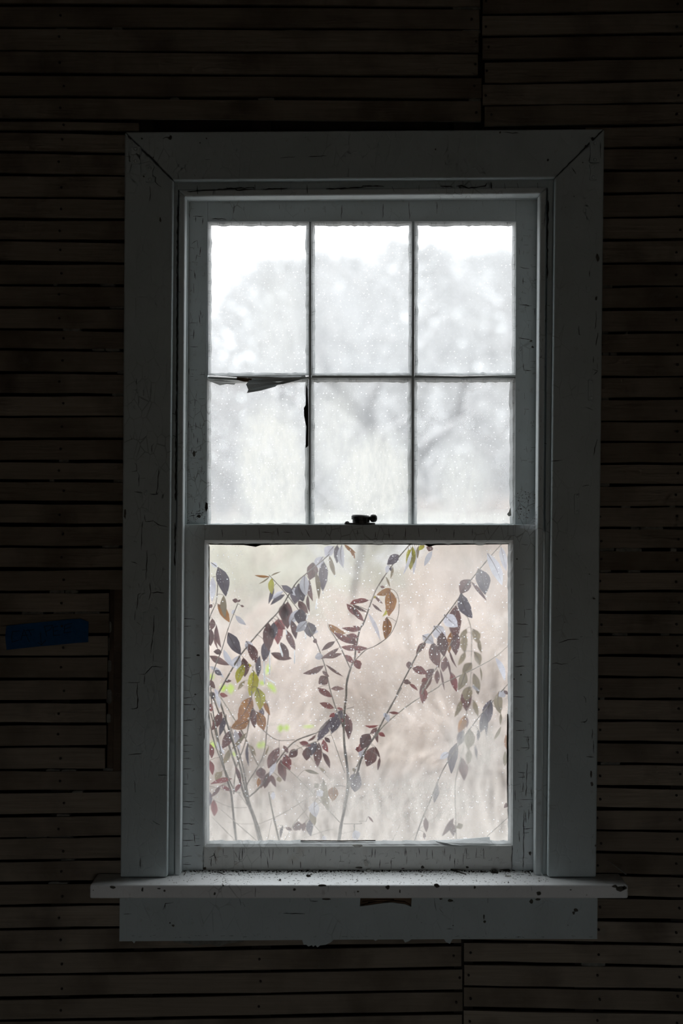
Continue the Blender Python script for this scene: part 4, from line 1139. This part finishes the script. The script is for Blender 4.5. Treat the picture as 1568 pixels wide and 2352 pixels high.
LEAVES = {
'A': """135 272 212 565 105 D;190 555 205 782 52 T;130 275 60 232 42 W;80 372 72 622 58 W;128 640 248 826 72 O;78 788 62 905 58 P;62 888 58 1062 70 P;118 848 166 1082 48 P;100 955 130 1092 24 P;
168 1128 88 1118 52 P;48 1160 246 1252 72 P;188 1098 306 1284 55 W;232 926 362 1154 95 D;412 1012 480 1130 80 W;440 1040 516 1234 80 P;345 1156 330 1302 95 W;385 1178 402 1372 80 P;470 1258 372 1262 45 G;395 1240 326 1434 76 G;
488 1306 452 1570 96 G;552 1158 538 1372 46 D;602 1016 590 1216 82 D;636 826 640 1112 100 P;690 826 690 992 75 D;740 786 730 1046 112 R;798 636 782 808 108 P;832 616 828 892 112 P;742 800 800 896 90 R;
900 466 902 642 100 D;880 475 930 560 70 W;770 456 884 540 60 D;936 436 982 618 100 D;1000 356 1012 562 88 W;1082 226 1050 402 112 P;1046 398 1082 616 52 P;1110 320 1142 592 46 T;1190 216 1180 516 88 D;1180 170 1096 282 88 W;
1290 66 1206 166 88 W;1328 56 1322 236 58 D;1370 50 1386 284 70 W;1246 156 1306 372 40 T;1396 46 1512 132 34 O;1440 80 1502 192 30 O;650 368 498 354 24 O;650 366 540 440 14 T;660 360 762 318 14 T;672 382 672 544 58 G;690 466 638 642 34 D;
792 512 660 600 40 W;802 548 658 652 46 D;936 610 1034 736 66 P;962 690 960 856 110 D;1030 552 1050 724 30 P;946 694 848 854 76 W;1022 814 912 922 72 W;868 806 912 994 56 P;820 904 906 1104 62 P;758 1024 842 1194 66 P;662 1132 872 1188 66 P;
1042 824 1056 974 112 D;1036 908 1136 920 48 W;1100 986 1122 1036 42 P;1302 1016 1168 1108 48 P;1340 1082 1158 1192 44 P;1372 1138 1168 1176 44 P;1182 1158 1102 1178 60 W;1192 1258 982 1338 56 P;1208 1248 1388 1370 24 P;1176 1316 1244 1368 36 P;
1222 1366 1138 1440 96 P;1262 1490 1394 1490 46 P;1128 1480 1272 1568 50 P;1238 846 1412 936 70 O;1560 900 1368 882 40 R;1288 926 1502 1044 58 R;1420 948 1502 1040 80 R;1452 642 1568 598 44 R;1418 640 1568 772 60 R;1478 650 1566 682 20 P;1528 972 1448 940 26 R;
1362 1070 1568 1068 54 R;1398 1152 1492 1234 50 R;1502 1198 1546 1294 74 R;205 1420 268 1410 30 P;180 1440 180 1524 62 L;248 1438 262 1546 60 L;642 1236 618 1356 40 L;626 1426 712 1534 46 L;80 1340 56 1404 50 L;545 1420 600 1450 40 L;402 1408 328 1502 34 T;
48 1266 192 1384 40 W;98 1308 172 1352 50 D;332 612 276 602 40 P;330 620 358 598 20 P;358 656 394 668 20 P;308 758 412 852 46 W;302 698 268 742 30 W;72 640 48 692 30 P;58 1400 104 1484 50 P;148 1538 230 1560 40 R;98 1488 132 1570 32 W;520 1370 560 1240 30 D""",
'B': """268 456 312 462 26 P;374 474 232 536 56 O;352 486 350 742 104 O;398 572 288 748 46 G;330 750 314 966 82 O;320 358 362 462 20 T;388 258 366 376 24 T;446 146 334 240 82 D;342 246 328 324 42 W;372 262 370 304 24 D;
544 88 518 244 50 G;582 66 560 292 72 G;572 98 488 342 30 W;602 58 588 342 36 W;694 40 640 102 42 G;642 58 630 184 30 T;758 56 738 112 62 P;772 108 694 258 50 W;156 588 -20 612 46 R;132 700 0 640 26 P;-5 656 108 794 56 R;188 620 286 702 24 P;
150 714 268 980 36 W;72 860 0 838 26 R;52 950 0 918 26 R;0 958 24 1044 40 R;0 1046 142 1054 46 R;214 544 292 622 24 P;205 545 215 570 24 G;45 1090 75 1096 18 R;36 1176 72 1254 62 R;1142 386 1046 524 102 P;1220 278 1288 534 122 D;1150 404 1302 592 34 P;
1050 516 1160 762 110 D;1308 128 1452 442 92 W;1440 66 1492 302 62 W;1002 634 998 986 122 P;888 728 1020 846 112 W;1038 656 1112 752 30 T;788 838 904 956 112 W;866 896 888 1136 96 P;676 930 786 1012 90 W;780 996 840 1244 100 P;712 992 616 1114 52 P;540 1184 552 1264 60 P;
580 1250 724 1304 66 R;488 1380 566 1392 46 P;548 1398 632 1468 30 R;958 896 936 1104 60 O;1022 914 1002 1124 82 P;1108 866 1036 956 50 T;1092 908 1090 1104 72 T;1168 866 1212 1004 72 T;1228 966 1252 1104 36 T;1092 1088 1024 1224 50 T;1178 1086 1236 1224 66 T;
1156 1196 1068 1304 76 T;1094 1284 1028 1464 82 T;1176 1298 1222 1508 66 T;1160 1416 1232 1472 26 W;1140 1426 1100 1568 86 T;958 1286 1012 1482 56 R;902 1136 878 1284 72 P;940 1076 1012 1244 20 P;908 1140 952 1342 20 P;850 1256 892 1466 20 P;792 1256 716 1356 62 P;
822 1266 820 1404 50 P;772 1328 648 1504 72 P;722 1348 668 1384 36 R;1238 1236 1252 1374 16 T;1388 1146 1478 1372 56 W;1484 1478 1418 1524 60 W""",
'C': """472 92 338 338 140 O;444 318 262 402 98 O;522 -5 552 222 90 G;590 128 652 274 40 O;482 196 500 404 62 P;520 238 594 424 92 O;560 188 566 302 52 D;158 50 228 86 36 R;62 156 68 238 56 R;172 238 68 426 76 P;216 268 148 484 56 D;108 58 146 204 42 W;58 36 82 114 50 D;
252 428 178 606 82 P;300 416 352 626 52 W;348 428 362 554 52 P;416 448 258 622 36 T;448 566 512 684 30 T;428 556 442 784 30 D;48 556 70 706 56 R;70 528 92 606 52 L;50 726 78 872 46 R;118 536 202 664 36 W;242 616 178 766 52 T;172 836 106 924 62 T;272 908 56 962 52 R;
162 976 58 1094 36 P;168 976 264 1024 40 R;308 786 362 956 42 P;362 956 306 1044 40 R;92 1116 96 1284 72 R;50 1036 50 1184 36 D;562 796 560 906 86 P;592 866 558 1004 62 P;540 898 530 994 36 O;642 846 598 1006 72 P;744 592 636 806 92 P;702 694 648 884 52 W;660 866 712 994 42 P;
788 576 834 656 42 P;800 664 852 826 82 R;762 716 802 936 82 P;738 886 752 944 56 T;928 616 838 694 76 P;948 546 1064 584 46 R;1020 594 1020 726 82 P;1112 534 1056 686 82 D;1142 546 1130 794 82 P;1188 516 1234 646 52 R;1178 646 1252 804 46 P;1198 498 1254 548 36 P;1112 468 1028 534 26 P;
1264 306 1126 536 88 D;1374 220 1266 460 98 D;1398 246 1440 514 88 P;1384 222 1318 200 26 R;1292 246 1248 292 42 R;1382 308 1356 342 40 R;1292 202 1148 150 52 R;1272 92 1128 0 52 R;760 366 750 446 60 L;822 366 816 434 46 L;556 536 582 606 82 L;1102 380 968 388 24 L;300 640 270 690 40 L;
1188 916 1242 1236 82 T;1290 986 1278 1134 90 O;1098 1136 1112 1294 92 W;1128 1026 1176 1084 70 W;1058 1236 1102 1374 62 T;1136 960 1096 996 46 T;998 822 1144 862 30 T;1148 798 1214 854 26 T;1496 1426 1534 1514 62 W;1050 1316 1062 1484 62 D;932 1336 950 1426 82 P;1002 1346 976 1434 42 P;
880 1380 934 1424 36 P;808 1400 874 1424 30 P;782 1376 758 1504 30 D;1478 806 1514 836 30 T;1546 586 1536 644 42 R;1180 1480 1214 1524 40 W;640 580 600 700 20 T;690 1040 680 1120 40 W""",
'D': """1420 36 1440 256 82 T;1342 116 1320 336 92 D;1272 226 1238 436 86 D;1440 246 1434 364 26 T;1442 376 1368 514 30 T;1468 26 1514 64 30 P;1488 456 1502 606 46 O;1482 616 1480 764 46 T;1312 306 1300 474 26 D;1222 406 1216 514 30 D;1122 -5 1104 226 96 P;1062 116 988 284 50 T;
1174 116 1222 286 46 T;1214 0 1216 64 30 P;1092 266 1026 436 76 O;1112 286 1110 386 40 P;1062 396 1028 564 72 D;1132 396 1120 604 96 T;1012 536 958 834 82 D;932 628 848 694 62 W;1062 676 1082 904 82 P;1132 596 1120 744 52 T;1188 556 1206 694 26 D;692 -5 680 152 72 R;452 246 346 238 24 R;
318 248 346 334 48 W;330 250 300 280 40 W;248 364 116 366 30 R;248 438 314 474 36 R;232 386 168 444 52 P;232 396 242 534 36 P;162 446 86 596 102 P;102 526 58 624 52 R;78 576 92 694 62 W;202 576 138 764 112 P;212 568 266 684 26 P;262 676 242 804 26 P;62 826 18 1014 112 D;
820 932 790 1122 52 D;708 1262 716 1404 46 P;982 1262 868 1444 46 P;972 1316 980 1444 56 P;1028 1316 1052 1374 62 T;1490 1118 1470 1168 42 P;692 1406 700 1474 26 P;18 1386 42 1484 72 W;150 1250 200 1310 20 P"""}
FN = {'A': (fA, KA), 'B': (fB, KB), 'C': (fC, KA), 'D': (fD, KB)}
def seg_dist(p, a, b):
    vx, vy = b[0]-a[0], b[1]-a[1]; L = vx*vx + vy*vy or 1
    u = max(0, min(1, ((p[0]-a[0])*vx + (p[1]-a[1])*vy)/L))
    return math.hypot(p[0]-a[0]-u*vx, p[1]-a[1]-u*vy)
def leaf(px0, py0, px1, py1, wpx, kind, plant, y):
    a = W(px0, py0, y)
    Lp = math.hypot(px1-px0, py1-py0)/1000
    dy = rng.uniform(-.35, .35)*Lp
    b = W(px1, py1, y + dy)
    ax = b - a; L = ax.length; ax.normalize()
    ang = rng.uniform(-.55, .55)
    nrm = Vector((0, -1, 0)); nrm = (nrm - ax*nrm.dot(ax)).normalized()
    side = ax.cross(nrm).normalized()
    c, s = math.cos(ang), math.sin(ang)
    sd = side*c + nrm*s; nm = nrm*c - side*s
    hw = wpx/1000*(D+y)/D*.5/max(.75, c)
    n = 9; bend = rng.uniform(-.06, .10)*L; sick = rng.uniform(-.07, .07)*L; fold = rng.uniform(-.05, .45)
    vs_ = []; fs_ = []
    jl = rng.uniform(.9, 1.1)
    for i in range(n + 1):
        u = i/n
        pr = (math.sin(math.pi*min(1, max(0, (u-.03)/.97))**.82))**.85 if 0 < u < 1 else 0
        pr = max(pr, .035)
        m = a + ax*(L*u) + nm*(bend*math.sin(math.pi*u)) + side*(sick*math.sin(math.pi*u))
        wl, wr = hw*pr*rng.uniform(.93, 1.06), hw*pr*jl*rng.uniform(.93, 1.06)
        rip = rng.uniform(-.08, .08)*hw
        vs_ += [m - sd*wl + nm*(fold*wl + rip), m - sd*wl*.5 + nm*fold*wl*.42, m, m + sd*wr*.5 + nm*fold*wr*.42, m + sd*wr + nm*(fold*wr - rip)]
    for i in range(n):
        for q in range(4):
            k = i*5 + q; fs_.append((k, k+1, k+6, k+5))
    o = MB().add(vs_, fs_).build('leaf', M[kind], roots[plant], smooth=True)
    if wpx > 16:
        mr = [vs_[i*5+2] + nm*.0003 for i in range(n)]
        MB().tube(mr, [hw*.06*(1.1 - i/n) for i in range(n)], 4).build('midrib', M['rib'], o)
    return o
nleaf = 0
for key, txt in LEAVES.items():
    fn, K = FN[key]
    for item in txt.replace('\n', '').split(';'):
        f_ = item.split()
        if len(f_) < 6: continue
        x0, y0, x1, y1, w = map(float, f_[:5]); kd = f_[5]
        p0 = fn(x0, y0); p1 = fn(x1, y1)
        best = None
        if kd == 'L': plant, yy_ = 'sprout', PD['sprout'] + rng.uniform(-.1, .1)
        else:
            best = min(((seg_dist(p0, s_[0], s_[1]) + (25 if s_[2] in ('low', 'sprout') else 0), s_) for s_ in SEGS), key=lambda q: q[0])
            plant, yy_ = best[1][2], best[1][3]
            yy_ += rng.uniform(-.035, .03)
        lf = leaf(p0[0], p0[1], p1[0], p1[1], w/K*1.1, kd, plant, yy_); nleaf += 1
        if best is not None:
            if best[0] > 4:   # petiole back to the stem
                s_ = best[1]; vx, vy = s_[1][0]-s_[0][0], s_[1][1]-s_[0][1]; L2 = vx*vx+vy*vy or 1
                u = max(0, min(1, ((p0[0]-s_[0][0])*vx + (p0[1]-s_[0][1])*vy)/L2))
                q0 = (s_[0][0]+u*vx, s_[0][1]+u*vy)
                if best[0] < 45:
                    mid_ = W((q0[0]+p0[0])/2, (q0[1]+p0[1])/2 - 2, (best[1][3]+yy_)/2)
                    MB().tube([W(q0[0], q0[1], best[1][3]), mid_, W(p0[0], p0[1], yy_)], .0006, 4).build('petiole', M['stem'], lf)

# drips of ice hanging from leaf tips
for x0, y0, x1, y1, w in [(593,1215,597,1445,17),(652,1125,648,1350,15),(745,1045,780,1170,17),(898,1105,897,1240,15),(812,905,820,950,14),(1122,590,1110,700,14),(1005,900,1008,995,13),(1030,740,1018,800,11),(1181,512,1182,540,12),(1302,350,1302,375,10),(600,1370,712,1440,12)]:
    p0, p1 = fA(x0, y0), fA(x1, y1); r = w/KA/1000*.65
    A0, B0 = W(*p0, .31), W(*p1, .31)
    MB().tube([A0, A0*.6+B0*.4, A0*.15+B0*.85, B0], [r*.5, r*.8, r*1.0, r*.35], 8).build('ice_drip', M['ice'], roots['arch'], smooth=True)
